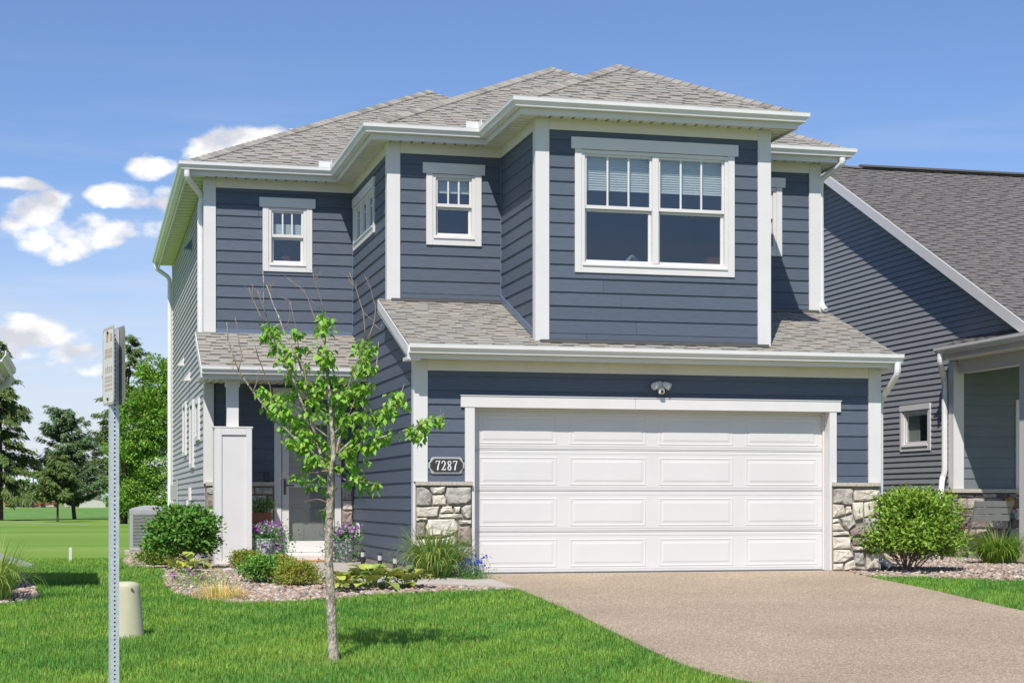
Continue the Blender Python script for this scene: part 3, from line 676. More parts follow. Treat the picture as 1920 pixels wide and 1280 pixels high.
# garage door: four sections of four embossed panels
bd = MB(); w_gf.bx(bd, gd0, gd1, -.26, -.222, 0.0, gdz); door = bd.build('garage_door', 'trim_door', house)
sh = gdz / 4; DN = -.172
for r in range(4):
    z0, z1 = r * sh + .003, (r + 1) * sh - .003; s = MB(); c = gd0 + .004; e_ = gd1 - .004
    w_gf.bx(s, c, e_, -.221, DN - .007, z0, z0 + .018); w_gf.bx(s, c, e_, -.221, DN - .002, z0 + .018, z0 + .042); w_gf.bx(s, c, e_, -.221, DN, z0 + .045, z1 - .045); w_gf.bx(s, c, e_, -.221, DN - .002, z1 - .042, z1 - .018); w_gf.bx(s, c, e_, -.221, DN - .007, z1 - .018, z1)
    w_gf.bx(s, c, e_, -.221, DN - .009, z0 + .042, z0 + .045); w_gf.bx(s, c, e_, -.221, DN - .009, z1 - .045, z1 - .042)
    s.build('door_section', 'trim_door', door)
    for cc in range(4):
        cw = (gd1 - gd0) / 4; u0 = gd0 + cc * cw + .095; u1 = gd0 + (cc + 1) * cw - .085; a0, a1 = z0 + .075, z1 - .085
        pm = MB()
        def rg(d): return [w_gf.p(u0 + d, 0, a0 + d), w_gf.p(u1 - d, 0, a0 + d), w_gf.p(u1 - d, 0, a1 - d), w_gf.p(u0 + d, 0, a1 - d)]
        prof = [(0, .0), (.005, .0045), (.017, .0045), (.023, .001), (.043, .001), (.068, .006)]
        vs = []
        for d, h in prof: vs += [(x, y - (DN + h), z) for x, y, z in rg(d)]
        fs = [(i * 4 + j, i * 4 + (j + 1) % 4, (i + 1) * 4 + (j + 1) % 4, (i + 1) * 4 + j) for i in range(len(prof) - 1) for j in range(4)] + [tuple(len(prof) * 4 - 4 + j for j in range(4))]
        pm.add(vs, fs); pm.build('door_panel', 'trim_door', door)
bs = MB(); w_gf.bx(bs, gd0 + .002, gd1 - .002, -.215, -.166, -.002, .012); bs.build('bottom_seal', 'metal_bronze', door)
ap = MB(); ap.box(gd0 - .02, gd1 + .02, .0, .30, -.06, -.003); ap.build('garage_sill', 'concrete', house)
# garage friezes and corner boards ----------------------------------------
def corner(wf, u, side, z0, z1, dirn, m='trim', wd=.15, ret=True):
    """outside corner board: front board on wall wf at u growing in direction dirn, with a return round the corner"""
    mb = MB(); a, c = (u - .034, u + wd) if dirn > 0 else (u - wd, u + .034)
    wf.bx(mb, a, c, 0, .034, z0, z1)
    if ret: wf.bx(mb, *((u - .034, u - .0005) if dirn > 0 else (u + .0005, u + .034)), -.11, -.0005, z0, z1)
    return mb.build('corner_board', 'trim', house, bevel=.003)
corner(w_gf, 0, -1, 1.18, 2.725, 1); corner(w_gf, XB, 1, 1.18, 2.725, -1)
lb = MB(); w_gf.bx(lb, -.0335, -.0005, -.11, .012, .02, 1.178); lb.build('corner_board', 'trim', house)
lb = MB(); w_gf.bx(lb, XB + .0005, XB + .034, -.11, .012, .02, 1.178); lb.build('corner_board', 'trim', house)
for a, c in ((.152, 2.55), (2.553, XB - .152)):
    fz = MB(); w_gf.bx(fz, a, c, 0, .03, 2.585, 2.727); fz.build('frieze_board', 'frieze', house)
# garage left side / upper side wall ---------------------------------------
def gs_iv(z):
    y0 = 0.0 if z < groof(0) - .12 else min(max(0, (z + .10 - GE) / GP + GY), YM)
    return (-YL, -y0)
sideu = [onX(665, 375, 0), onX(704.5, 331, 0), onX(704, 436, 0)]
su0, su1 = -sideu[0].y + .02, -sideu[1].y; szt, szb = sideu[1].z - .13, sideu[2].z
hole_side = (su0 + .086, su1 - .086, szb + .09, szt)
gsw = sheath(w_gs, 'garage_side_wall', 'blue_wall', 0.02, ZS, gs_iv, [hole_side], house, zcuts=[groof(0) - .12, groof(YM) - .10])
h_, _ = window(w_gs, house, su0, su1, szb, szt, szt + .13, units=3, side=True, shade=0, head=.03, muntins=1, depth=.9, margin=.02)
siding(w_gs, gsw, 'blue', .11, ZS - .14, EX, lambda z: (gs_iv(z)[0] + .02, gs_iv(z)[1] - (.11 if z < 2.75 or z > 3.6 else .02)), [h_], step=.014)
fnd = MB(); w_gs.bx(fnd, -3.9, -.002, -.06, .006, -.12, .105); fnd.build('foundation_strip', 'found', house)
fz = MB(); w_gs.bx(fz, -YL + .03, -YM - .11, 0, .03, ZS - .145, ZS); fz.build('frieze_board', 'frieze', house)
ob = MB(); w_gs.bx(ob, -4.56, -4.42, .016, .06, .40, .60); ob.build('outlet_cover', 'trim', house, bevel=.006)
# upper middle wall ---------------------------------------------------------
zb_m = groof(YM) - .005
mu = [onY(798.7, 459, YM), onY(902, 459, YM)]
mt, mh = rz(792, 325, YM), rz(792, 305, YM); mb_, ms = rz(799, 459, YM), rz(820, 387.5, YM)
mw = sheath(w_mf, 'upper_middle_wall', 'blue_wall', 2.9, ZS, lambda z: (0, XW0), [(mu[0].x + .086, mu[1].x - .086, mb_ + .09, mt)], house)
h_, _ = window(w_mf, house, mu[0].x, mu[1].x, mb_, mt, mh, split=ms, shade=.22, depth=.9)
siding(w_mf, mw, 'blue', zb_m + .035, ZS - .14, EX, lambda z: (.15, XW0 - .02), [h_], first=.07)
corner(w_mf, 0, -1, zb_m + .005, ZS - .002, 1)
fz = MB(); w_mf.bx(fz, .152, XW0 - .03, 0, .03, ZS - .145, ZS); fz.build('frieze_board', 'frieze', house)
ic = MB(); w_mf.bx(ic, XW0 - .022, XW0 - .001, .0, .022, zb_m + .03, ZS - .146); ic.build('corner_bead', 'flash', house)
ic = MB(); w_lf.bx(ic, -.022, -.001, .0, .022, 3.5, ZS - .146); ic.build('corner_bead', 'flash', house)
# right of the wing, same plane
ru1 = onY(1465, 400, YM).x; rw_ = mu[1].x - mu[0].x; ru0 = ru1 - rw_
rt, rh, rb, rs = rz(1465, 353, YM), rz(1471, 335, YM), rz(1465, 481, YM), rz(1446, 410.5, YM)
rwl = sheath(w_mf, 'upper_right_wall', 'blue_wall', 2.9, ZS, lambda z: (XW1, XB), [(ru0 + .086, ru1 - .086, rb + .09, rt)], house)
h_, _ = window(w_mf, house, ru0, ru1, rb, rt, rh, split=rs, shade=0, depth=.9)
siding(w_mf, rwl, 'blue', zb_m + .035, ZS - .14, EX, lambda z: (XW1 + .02, XB - .15), [h_], first=.07)
corner(w_mf, XB, 1, zb_m + .005, ZS - .002, -1)
fz = MB(); w_mf.bx(fz, XW1 + .03, XB - .152, 0, .03, ZS - .145, ZS); fz.build('frieze_board', 'frieze', house)
# projecting wing -----------------------------------------------------------
zb_w = groof(0) - .005
cu0, cu1 = onY(1077, 400, 0).x, onY(1376, 400, 0).x
ct, ch, cb, cs_ = rz(1070, 279, 0), rz(1070, 257, 0), rz(1077, 510.6, 0), rz(1099, 390.6, 0)
wf = sheath(w_gf, 'wing_front_wall', 'blue_wall', 2.745, ZS, lambda z: (XW0, XW1), [(cu0 + .086, cu1 - .086, cb + .09, ct)], house)
h_, cwin = window(w_gf, house, cu0, cu1, cb, ct, ch, units=2, split=cs_, shade=.31, depth=1.6)
siding(w_gf, wf, 'blue', zb_w + .035, ZS - .14, EX, lambda z: (XW0 + .15, XW1 - .15), [h_], first=.08)
corner(w_gf, XW0, -1, zb_w + .005, ZS - .002, 1); corner(w_gf, XW1, 1, zb_w + .005, ZS - .002, -1)
fz = MB(); w_gf.bx(fz, XW0 + .152, XW1 - .152, 0, .03, ZS - .145, ZS); fz.build('frieze_board', 'frieze', house)
def ws_iv(z):
    y1 = YM if z > groof(YM) else min(YM, max(0, (z - GE) / GP + GY)); return (-y1, -.0)
wsw = sheath(w_ws, 'wing_side_wall', 'blue_wall', 2.9, ZS, lambda z: (-YM, -.0), [], house)
siding(w_ws, wsw, 'blue', 3.02, ZS - .14, EX, lambda z: (ws_iv(z)[0] + .0, -.11), [], step=.013)
fz = MB(); w_ws.bx(fz, -YM + .03, -.11, 0, .03, ZS - .145, ZS); fz.build('frieze_board', 'frieze', house)
# step flashing along the wing's foot
sf = MB(); sf.hexa([(XW0 - .03, .02, groof(.02) + .02), (XW0 - .012, .02, groof(.02) + .02), (XW0 - .012, YM - .02, groof(YM - .02) + .02), (XW0 - .03, YM - .02, groof(YM - .02) + .02), (XW0 - .03, .02, groof(.02) + .12), (XW0 - .012, .02, groof(.02) + .12), (XW0 - .012, YM - .02, groof(YM - .02) + .12), (XW0 - .03, YM - .02, groof(YM - .02) + .12)])
sf.build('step_flashing', 'flash', house)
for wq, a, c, yq in ((w_gf, XW0 + .02, XW1 - .02, 0), (w_mf, .02, XW0 - .03, YM), (w_mf, XW1 + .03, XB - .02, YM)):
    sf = MB(); z0 = groof(yq); wq.bx(sf, a, c, .0, .018, z0 - .01, z0 + .028); wq.bx(sf, a, c, .018, .10, z0 - .022, z0 + .016); sf.build('apron_flashing', 'metal_bronze', house)
sheath(w_wr, 'wing_right_wall', 'blue', 2.9, ZS, lambda z: (.12, YM), [], house)
# left block front -----------------------------------------------------------
lu = [onY(492.2, 400, YL).x, onY(585.1, 400, YL).x]
lt, lh, lb_, ls = rz(485, 388, YL), rz(485, 370, YL), rz(492, 508.6, YL), rz(511, 444.5, YL)
dl, dr = onY(528, 900, YL).x, onY(626.5, 900, YL).x; dz0, dz1 = .14, 2.50
dhole = (dl - .005, dr + .005, 0.0, dz1)
lw = sheath(w_lf, 'left_front_wall', 'blue_wall', -.1, ZS, lambda z: (XL, 0), [(lu[0] + .086, lu[1] - .086, lb_ + .09, lt), dhole], house)
h_, lwin = window(w_lf, house, lu[0], lu[1], lb_, lt, lh, split=ls, shade=.0, depth=.9)
siding(w_lf, lw, 'blue', 1.20, ZS - .14, EX, lambda z: (XL + .15, -.02), [h_, (dl - .09, dr + .09, 0, dz1 + .08)])
corner(w_lf, XL, -1, 3.50, ZS - .002, 1); corner(w_lf, XL, -1, 1.20, 2.72, 1, wd=.12)
fz = MB(); w_lf.bx(fz, XL + .152, -.03, 0, .03, ZS - .145, ZS); fz.build('frieze_board', 'frieze', house)
sf = MB(); w_lf.bx(sf, XL + .15, -.03, .0175, .024, 3.47, 3.56); sf.build('apron_flashing', 'flash', house)
# half shade of blinds low in the upper sash of this window
sd = MB(); zt_ = rz(511, 418, YL); zb_ = rz(511, 441, YL)
for j in range(7):
    z1_ = zt_ + (zb_ - zt_) * j / 7; w_lf.bx(sd, lu[0] + .14, lu[1] - .14, -.125, -.108, z1_ - .022, z1_)
sd.build('blind_slats', 'shade', lwin)
# side wall in light grey vinyl
lsw = sheath(w_ls, 'left_side_wall', 'vinyl_light', -.1, ZS, lambda z: (-YB, -YL), [], house)
siding(w_ls, lsw, 'vinyl_light', .14, ZS - .02, .1016, lambda z: (-YB + .10, -YL - .10), [], step=.018)
eb = MB(); w_ls.bx(eb, -YB - .02, -YB + .10, 0, .028, 0, ZS); eb.build('corner_board', 'trim', house)
for ua, ub, za, zb2 in ((352, 345, 752, 853), (366, 359, 748, 876), (377, 372, 744, 824)):
    ya, yb = onX(ua, 800, XL).y, onX(ub, 800, XL).y; z1 = onX(ua, za, XL).z; z0 = onX(ua, zb2, XL).z
    m_ = MB(); ring(w_ls, m_, -ya - .95, -ya, z0, z1, .08, 0, .05); wn = m_.build('side_window', 'trim', house)
    m_ = MB(); quad(w_ls, m_, -ya - .87, -ya - .08, z0 + .08, z1 - .08, .022); m_.build('pane', 'glass_screen', wn)
    m_ = MB(); w_ls.bx(m_, -ya - .87, -ya - .08, .0, .018, z0 + .08, z1 - .08); m_.build('window_backing', 'room', wn)
def hood(u, v, s, m):
    p = onX(u, v, XL); y, z = -p.y, p.z; q = MB(); w_ls.bx(q, y - s * .6, y + s * .6, .008, .02, z - s * .2, z + s * 1.2)
    q.add([w_ls.p(y - s / 2, .02, z + s), w_ls.p(y + s / 2, .02, z + s), w_ls.p(y + s / 2, s * .9, z), w_ls.p(y - s / 2, s * .9, z), w_ls.p(y - s / 2, .02, z), w_ls.p(y + s / 2, .02, z)], [(3, 2, 1, 0), (0, 4, 3), (1, 2, 5), (4, 5, 2, 3), (0, 1, 5, 4)])
    q.build('vent_hood', m, house)
hood(346, 686, .15, 'trim'); hood(358, 714, .16, 'trim'); hood(361, 468, .17, 'flash')
p_ = onX(334, 925, XL); bx_ = MB(); w_ls.bx(bx_, -p_.y - .15, -p_.y + .15, .018, .14, .95, 1.25); bx_.build('meter_box', 'ac_paint', house, bevel=.008)
bx_ = MB(); w_ls.bx(bx_, -p_.y + .22, -p_.y + .26, .016, .05, .1, 1.35); bx_.build('conduit', 'ac_paint', house)
p_ = onX(360, 930, XL); bx_ = MB(); w_ls.bx(bx_, -p_.y - .16, -p_.y + .16, .016, .06, .94, 1.16); w_ls.bx(bx_, -p_.y - .05, -p_.y + .05, .06, .1, .72, .94); bx_.build('utility_box', 'trim', house, bevel=.005)
# hidden sides
sheath(w_rs, 'right_side_wall', 'blue', 0, 2.7, lambda z: (.21, YB), [], house); sheath(w_rs, 'upper_right_side_wall', 'blue', 2.701, ZS, lambda z: (YM + .13, YB), [], house); sheath(w_bk, 'back_wall', 'vinyl_light', 0, ZS, lambda z: (-XB + .13, -XL - .13), [], house)
# eaves ------------------------------------------------------------------------
EP = [(XL - OV, YB + OV), (XL - OV, YL - OV), (XA - OV, YL - OV), (XA - OV, YM - OV), (XW0 - OV, YM - OV), (XW0 - OV, -OV), (XW1 + OV, -OV), (XW1 + OV, YM - OV), (XB + OV, YM - OV), (XB + OV, YB + OV)]
m_ = MB(); sweep(m_, [(-.02, ZS - .03), (.0, ZS - .03), (.0, ZE + .0), (-.02, ZE + .0)], EP); m_.build('fascia', 'trim', house)
m_ = MB(); sweep(m_, gutter_prof(ZE + .02), EP); m_.build('gutter', 'gutter', house)
m_ = MB(); d = OV - .02
for a, c in (((XL, YB), (XL, YL - d)), ((XL, YL), (XA - d, YL)), ((XA, YL), (XA, YM - d)), ((XA, YM), (XW0 - d, YM)), ((XW0, YM), (XW0, -d)), ((XW0, 0), (XW1, 0)), ((XW1, -d), (XW1, YM)), ((XW1 + d, YM), (XB, YM)), ((XB, YM - d), (XB, YB))):
    soffit(m_, (a, c), d, ZS, *((.305, .035) if a[0] == XL and c[0] == XL else (.1524, .016)))
m_.build('soffit', 'soffit', house, kind='stuff')
for cx_, cy_ in ((XA - OV, YL - OV), (XW0 - OV, YM - OV)):     # splash guards at the inside corners
    q = MB(); q.box(cx_ - .30, cx_ - .13, cy_ - .124, cy_ - .116, ZE + .01, ZE + .105); q.box(cx_ - .128, cx_ - .12, cy_ - .30, cy_ - .116, ZE + .01, ZE + .105); q.build('splash_guard', 'gutter', house)
# upper roofs
xm = (XW0 + XW1) / 2; hw = (XW1 - XW0) / 2 + OE; y1 = -OE; y2 = YM - OE; y3 = YL - OE; yb = YB + OE
def Zr(r): return ZE + PM * r
roof = MB(); roof.box(XL, XB, YL, YB, ZS + .035, ZS + .07); roof.box(XA, XB, YM, YL - .001, ZS + .035, ZS + .07); roof.box(XW0, XW1, 0, YM - .001, ZS + .035, ZS + .07)
roof = roof.build('attic_floor', 'deck', house)
P1 = (xm, y1 + hw, Zr(hw)); V1 = (xm, y2 + hw, Zr(hw)); a, c = XW0 - OE, XW1 + OE
S = 'shingle'
shingle_slope([(a, y1, ZE), (c, y1, ZE), P1], S, house)
shingle_slope([(a, y2, ZE), (a, y1, ZE), P1, V1], S, house); shingle_slope([(c, y1, ZE), (c, y2, ZE), V1, P1], S, house)
h2 = (XB - XA) / 2 + OE; x2 = (XA + XB) / 2; P2 = (x2, y2 + h2, Zr(h2)); V2 = (x2, y3 + h2, Zr(h2)); a2, c2 = XA - OE, XB + OE
shingle_slope([(a2, y2, ZE), (c2, y2, ZE), P2], S, house)
shingle_slope([(a2, y3, ZE), (a2, y2, ZE), P2, V2], S, house)
h3 = (XB - XL) / 2 + OE; x3 = (XL + XB) / 2; P3 = (x3, y3 + h3, Zr(h3)); P4 = (x3, yb - h3, Zr(h3)); a3 = XL - OE
shingle_slope([(a3, y3, ZE), (c2, y3, ZE), P3], S, house)
shingle_slope([(a3, yb, ZE), (a3, y3, ZE), P3, P4], S, house)
shingle_slope([(c2, y2, ZE), (c2, yb, ZE), P4, P3, V2, P2], S, house); shingle_slope([(c2, yb, ZE), (a3, yb, ZE), P4], S, house)
for q0, q1 in (((a, y1, ZE), P1), ((c, y1, ZE), P1), (P1, V1), ((a2, y2, ZE), P2), ((c2, y2, ZE), P2), (P2, V2), ((a3, y3, ZE), P3), ((a3, yb, ZE), P4), (P3, P4)):
    ridge_caps(q0, q1, house, S, drop=PM * .72)
vp = MB(); q = atD(547, 246, 33.2); vp.tube([(q.x, q.y, q.z - .5), (q.x, q.y, q.z + .04)], .045, 12); vp.build('vent_pipe', 'trim', house)
q0 = onY(655, 236, 9.3)
for k in (0, 1):
    vp = MB(); vp.tube([(q0.x + .08 * k, 9.3, q0.z - .6), (q0.x + .08 * k, 9.3, q0.z + .16)], .008, 6); vp.build('vent_rod', 'trim', house)
# garage roof
gx0, gx1 = -.15, XB + .15
shingle_slope([(gx0, GY, GE), (gx1, GY, GE), (gx1, YM + .02, groof(YM + .02)), (gx0, YM + .02, groof(YM + .02))], S, house)
for x0, x1 in ((gx0 - .012, gx0 + .012), (gx1 - .012, gx1 + .012)):
    q = MB(); ya, yc = GY + .0, YM
    q.hexa([(x0, ya, groof(ya) - .17), (x1, ya, groof(ya) - .17), (x1, yc, groof(yc) - .17), (x0, yc, groof(yc) - .17), (x0, ya, groof(ya) - .004), (x1, ya, groof(ya) - .004), (x1, yc, groof(yc) - .004), (x0, yc, groof(yc) - .004)]); q.build('rake_board', 'trim', house)
    q = MB(); xi = -.0 if x0 < 0 else XB; q.hexa([(min(xi, x0), ya + .03, groof(ya) - .15), (max(xi, x1), ya + .03, groof(ya) - .15), (max(xi, x1), yc, groof(yc) - .15), (min(xi, x0), yc, groof(yc) - .15), (min(xi, x0), ya + .03, groof(ya) - .135), (max(xi, x1), ya + .03, groof(ya) - .135), (max(xi, x1), yc, groof(yc) - .135), (min(xi, x0), yc, groof(yc) - .135)]); q.build('rake_soffit', 'soffit', house)
q = MB(); q.box(gx0 + .013, gx1 - .013, -OV - .02, -OV + .0, 2.705, 2.86); q.build('fascia', 'trim', house)
for x0, x1 in ((gx0 - .014, -.001), (XB + .001, gx1 + .014)):
    q = MB(); q.box(x0, x1, -OV - .021, -.001, 2.69, 2.735); q.build('eave_return', 'trim', house)
q = MB(); sweep(q, gutter_prof(2.885), [(gx0, -OV - .02), (gx1 + .02, -OV - .02)]); q.build('gutter', 'gutter', house)
q = MB(); soffit(q, ((0, 0), (XB, 0)), OV - .002, 2.73); q.build('soffit', 'soffit', house, kind='stuff')
# porch -------------------------------------------------------------------------
PY = 3.80; PZ = 2.87; PP = (3.50 - PZ) / (YL - PY); px0 = -2.42
shingle_slope([(px0, PY, PZ), (-.0, PY, PZ), (-.0, YL, 3.50), (px0, YL, 3.50)], S, house)
q = MB(); q.hexa([(px0 - .012, PY, PZ - .15), (px0 + .012, PY, PZ - .15), (px0 + .012, YL, 3.35), (px0 - .012, YL, 3.35), (px0 - .012, PY, PZ - .004), (px0 + .012, PY, PZ - .004), (px0 + .012, YL, 3.496), (px0 - .012, YL, 3.496)]); q.build('rake_board', 'trim', house)
q = MB(); q.add([(XL, PY + .1, 2.74), (XL, YL - .001, 2.74), (XL, YL - .001, 3.42), (XL, PY + .1, 2.80), (XL + .06, PY + .1, 2.74), (XL + .06, YL - .001, 2.74), (XL + .06, YL - .001, 3.42), (XL + .06, PY + .1, 2.80)], [(0, 1, 2, 3), (4, 7, 6, 5), (0, 3, 7, 4), (3, 2, 6, 7), (0, 4, 5, 1)]); q.build('porch_gable_end', 'vinyl_light', house)
q = MB(); q.box(px0 + .013, -.001, PY + .015, PY + .035, 2.70, 2.86); q.build('fascia', 'trim', house)
q = MB(); sweep(q, gutter_prof(2.885), [(px0, PY + .015), (-.02, PY + .015)]); q.build('gutter', 'gutter', house)
q = MB(); soffit(q, ((XL - .13, YL - .001), (-.002, YL - .001)), YL - PY - .04, 2.725, .1); q.build('soffit', 'soffit', house, kind='stuff')
slab = MB(); slab.box(-2.2, -.005, 3.9, YL, -.1, .02); slab.build('porch_slab', 'concrete', house)
stp = MB(); stp.box(dl - .12, dr + .14, 4.78, YL - .01, .021, .115); stp.build('door_step', 'trim', house, bevel=.008)
pl0, pl1 = onY(402, 900, 4.0).x, onY(472.5, 900, 4.0).x
pil = MB(); pil.box(pl0, pl1, 4.0, 4.34, -.05, 2.0); pil = pil.build('porch_pillar', 'trim', house, bevel=.004)
q = MB(); q.box(pl0 - .012, pl1 + .012, 3.976, 4.36, 2.001, 2.022); q.build('pillar_cap', 'trim', pil)
q = MB()
for x0, x1, z0, z1 in ((pl0 + .003, pl0 + .105, 0, 1.995), (pl1 - .085, pl1 - .003, 0, 1.995), (pl0 + .106, pl1 - .086, 1.90, 1.994), (pl0 + .106, pl1 - .086, 0.0, .06)): q.box(x0, x1, 3.978, 3.9995, z0, z1)
q.build('pillar_frame', 'trim', pil, bevel=.002)
c0, c1 = onY(425.5, 760, 4.08).x, onY(447.5, 760, 4.08).x
q = MB(); q.box(c0, c1, 4.07, 4.07 + (c1 - c0), 2.023, 2.724); col_ = q.build('porch_column', 'trim', house, bevel=.004)
q = MB(); q.box(c0 - .018, c1 + .018, 4.052, 4.088 + (c1 - c0), 2.61, 2.723); q.build('column_capital', 'trim', col_)
# porch wainscot stones and door
for a, c, sd_ in ((XL + .0, dl - .125, 3), (dr + .115, -.012, 8)):
    wm_ = MB(); w_lf.bx(wm_, a, c, 0.0, .03, -.05, 1.16); wm_ = wm_.build('stone_wainscot', 'mortar', house)
    ledge_wall(w_lf, wm_, a + .005, c - .005, .02, 1.15, .03, ['stone0', 'stone2', 'stone0', 'stone2', 'stone3', 'stone4'], sd_, hmin=.14, hmax=.3, wmin=.2, wmax=.4)
    q = MB(); w_lf.bx(q, a - .004, c + .004, .0, .085, 1.162, 1.225); q.build('stone_cap', 'cap', wm_, bevel=.006)
q = MB(); w_lf.bx(q, dl - .115, dl - .006, .0, .04, .02, dz1 + .06); w_lf.bx(q, dr + .006, dr + .105, .0, .04, .02, dz1 + .06); w_lf.bx(q, dl - .0055, dr + .0055, .0, .038, dz1 + .001, dz1 + .06); w_lf.bx(q, dl - .14, dr + .13, .0, .045, dz1 + .0605, dz1 + .17); q.build('door_trim', 'trim', house, bevel=.003)
q = MB(); w_lf.bx(q, dl, dr, -.12, .03, .02, .14); q.build('door_threshold', 'trim', house, bevel=.004)
q = MB(); w_lf.bx(q, dl, dr, -.10, .012, 2.22, 2.30); tran = q.build('transom', 'trim', house)
q = MB(); quad(w_lf, q, dl, dr, 2.30, dz1, -.03); q.build('pane', 'glass', tran)
sdoor = MB(); ring(w_lf, sdoor, dl + .006, dr - .006, .145, 2.215, .105, -.02, .02, tb=.17, tt=.11); w_lf.bx(sdoor, dl + .112, dr - .112, -.018, .018, 1.145, 1.20); sdoor = sdoor.build('storm_door', 'trim', house, bevel=.004)
q = MB(); quad(w_lf, q, dl + .11, dr - .11, .315, 1.145, 0.0); q.build('pane', 'glass_door', sdoor); q = MB(); quad(w_lf, q, dl + .11, dr - .11, 1.2, 2.105, 0.0); q.build('pane', 'glass_door', sdoor)
q = MB(); w_lf.bx(q, dl + .03, dl + .065, .0205, .032, 1.03, 1.27); q.tube([w_lf.p(dl + .047, .03, 1.175), w_lf.p(dl + .047, .07, 1.175), w_lf.p(dl + .18, .07, 1.17)], .011, 8); q.build('door_handle', 'metal_bronze', sdoor)
q = MB(); w_lf.bx(q, dl + .02, dr - .02, -.17, -.13, .14, 2.22); idoor = q.build('entry_door', 'clear', house)
for k in (0, 1):
    for r in range(3):
        u0 = dl + .12 + k * (dr - dl - .2) / 2; q = MB(); w_lf.bx(q, u0, u0 + (dr - dl) / 2 - .17, -.129, -.122, .3 + r * .62, .82 + r * .62); q.build('entry_door_panel', 'clear', idoor, bevel=.004)
room(w_lf, dl - .0, dr + .0, .14, dz1, .9, house)
q = MB(); w_lf.bx(q, dl - .27, dl - .20, .018, .05, 1.235, 1.36); q.build('doorbell_box', 'metal_dark', house, bevel=.005)
# garage stone piers (outlines traced stone by stone)
LP = [[(100,225),(140,222),(190,245),(210,290),(208,350),(150,358),(100,352)],[(195,222),(305,218),(300,250),(275,272),(215,272),(200,245)],[(215,282),(295,278),(312,310),(310,350),(215,350)],[(315,228),(490,224),(490,310),(455,340),(390,348),(325,342),(305,285)],[(100,368),(265,362),(250,430),(210,436),(105,432)],[(285,362),(350,360),(362,405),(270,408)],[(365,364),(412,362),(405,408),(375,408)],[(418,375),(450,352),(488,352),(488,445),(460,452),(430,430)],[(262,418),(415,416),(428,438),(380,446),(262,440)],[(100,445),(178,442),(178,460),(100,464)],[(100,478),(162,475),(162,582),(100,585)],[(185,455),(370,452),(392,490),(398,530),(340,570),(280,582),(170,580),(168,520)],[(395,462),(492,460),(492,485),(410,490)],[(402,508),(480,502),(492,560),(492,640),(400,620),(380,570)],[(100,600),(190,592),(190,645),(100,655)],[(200,600),(290,592),(370,572),(375,600),(390,640),(200,650)],[(100,668),(230,660),(230,740),(100,745)],[(240,662),(390,652),(492,655),(492,740),(240,742)],[(100,757),(300,755),(300,845),(100,845)],[(312,755),(492,752),(492,845),(312,845)]]
LT = [1, 0, 0, 4, 0, 0, 0, 1, 0, 0, 3, 0, 0, 3, 0, 0, 2, 4, 0, 2]
RP = [[(305,235),(345,225),(440,228),(455,240),(450,345),(390,345),(370,330),(310,330)],[(465,240),(590,235),(660,240),(660,290),(560,315),(465,310)],[(305,345),(320,338),(385,345),(398,410),(320,435),(305,432)],[(400,355),(440,355),(445,400),(402,408)],[(450,330),(530,325),(530,440),(475,455),(460,410)],[(360,440),(450,412),(478,480),(418,525),(380,490)],[(305,445),(348,443),(355,465),(305,470)],[(305,480),(355,475),(390,525),(305,527)],[(305,535),(420,532),(430,555),(305,562)],[(430,535),(485,495),(540,490),(545,560),(450,570)],[(305,570),(440,575),(440,655),(310,655)],[(450,580),(640,580),(640,630),(455,630)],[(445,640),(655,640),(655,672),(460,668)],[(310,665),(430,665),(462,710),(390,752),(310,752)],[(470,685),(540,682),(545,770),(500,775),(472,760)],[(550,690),(655,685),(655,800),(560,805)],[(310,762),(385,762),(380,808),(310,808)],[(395,762),(460,735),(468,780),(540,785),(550,806),(392,808)],[(540,330),(655,305),(655,420),(545,430)],[(550,440),(655,430),(655,570),(555,565)]]
RT = [1, 2, 2, 0, 0, 1, 0, 2, 0, 3, 0, 3, 0, 0, 4, 2, 0, 2, 0, 4]
for (polys, tones, ox, x0, x1, ua, ub) in ((LP, LT, 760, 97, 495, -.005, gd0 - .04), (RP, RT, 1480, 303, 662, gd1 + .035, XB + .01)):
    q = MB(); w_gf.bx(q, ua, ub, .0, .028, -.04, 1.13); pier = q.build('stone_pier', 'mortar', house)
    for i, pl in enumerate(polys):
        ymin, ymax = 215, (848 if ox == 760 else 808)
        pts = [(ua + (x - x0) / (x1 - x0) * (ub - ua), 1.125 - (y - ymin) / (ymax - ymin) * 1.115) for x, y in pl]
        stone_piece(w_gf, pts, .028, .035 + .02 * random.random(), 'stone%d' % tones[i], pier, i * 7 + ox)
    q = MB(); n = 14
    for j in range(n):     # chiselled cap stone with a rough front edge
        u0 = ua - .005 + (ub - ua + .01) * j / n; u1 = ua - .005 + (ub - ua + .01) * (j + 1) / n
        w_gf.bx(q, u0, u1, .0, .085 + random.uniform(-.006, .006), 1.132, 1.178)
    q.build('stone_cap', 'cap', pier, bevel=.004)
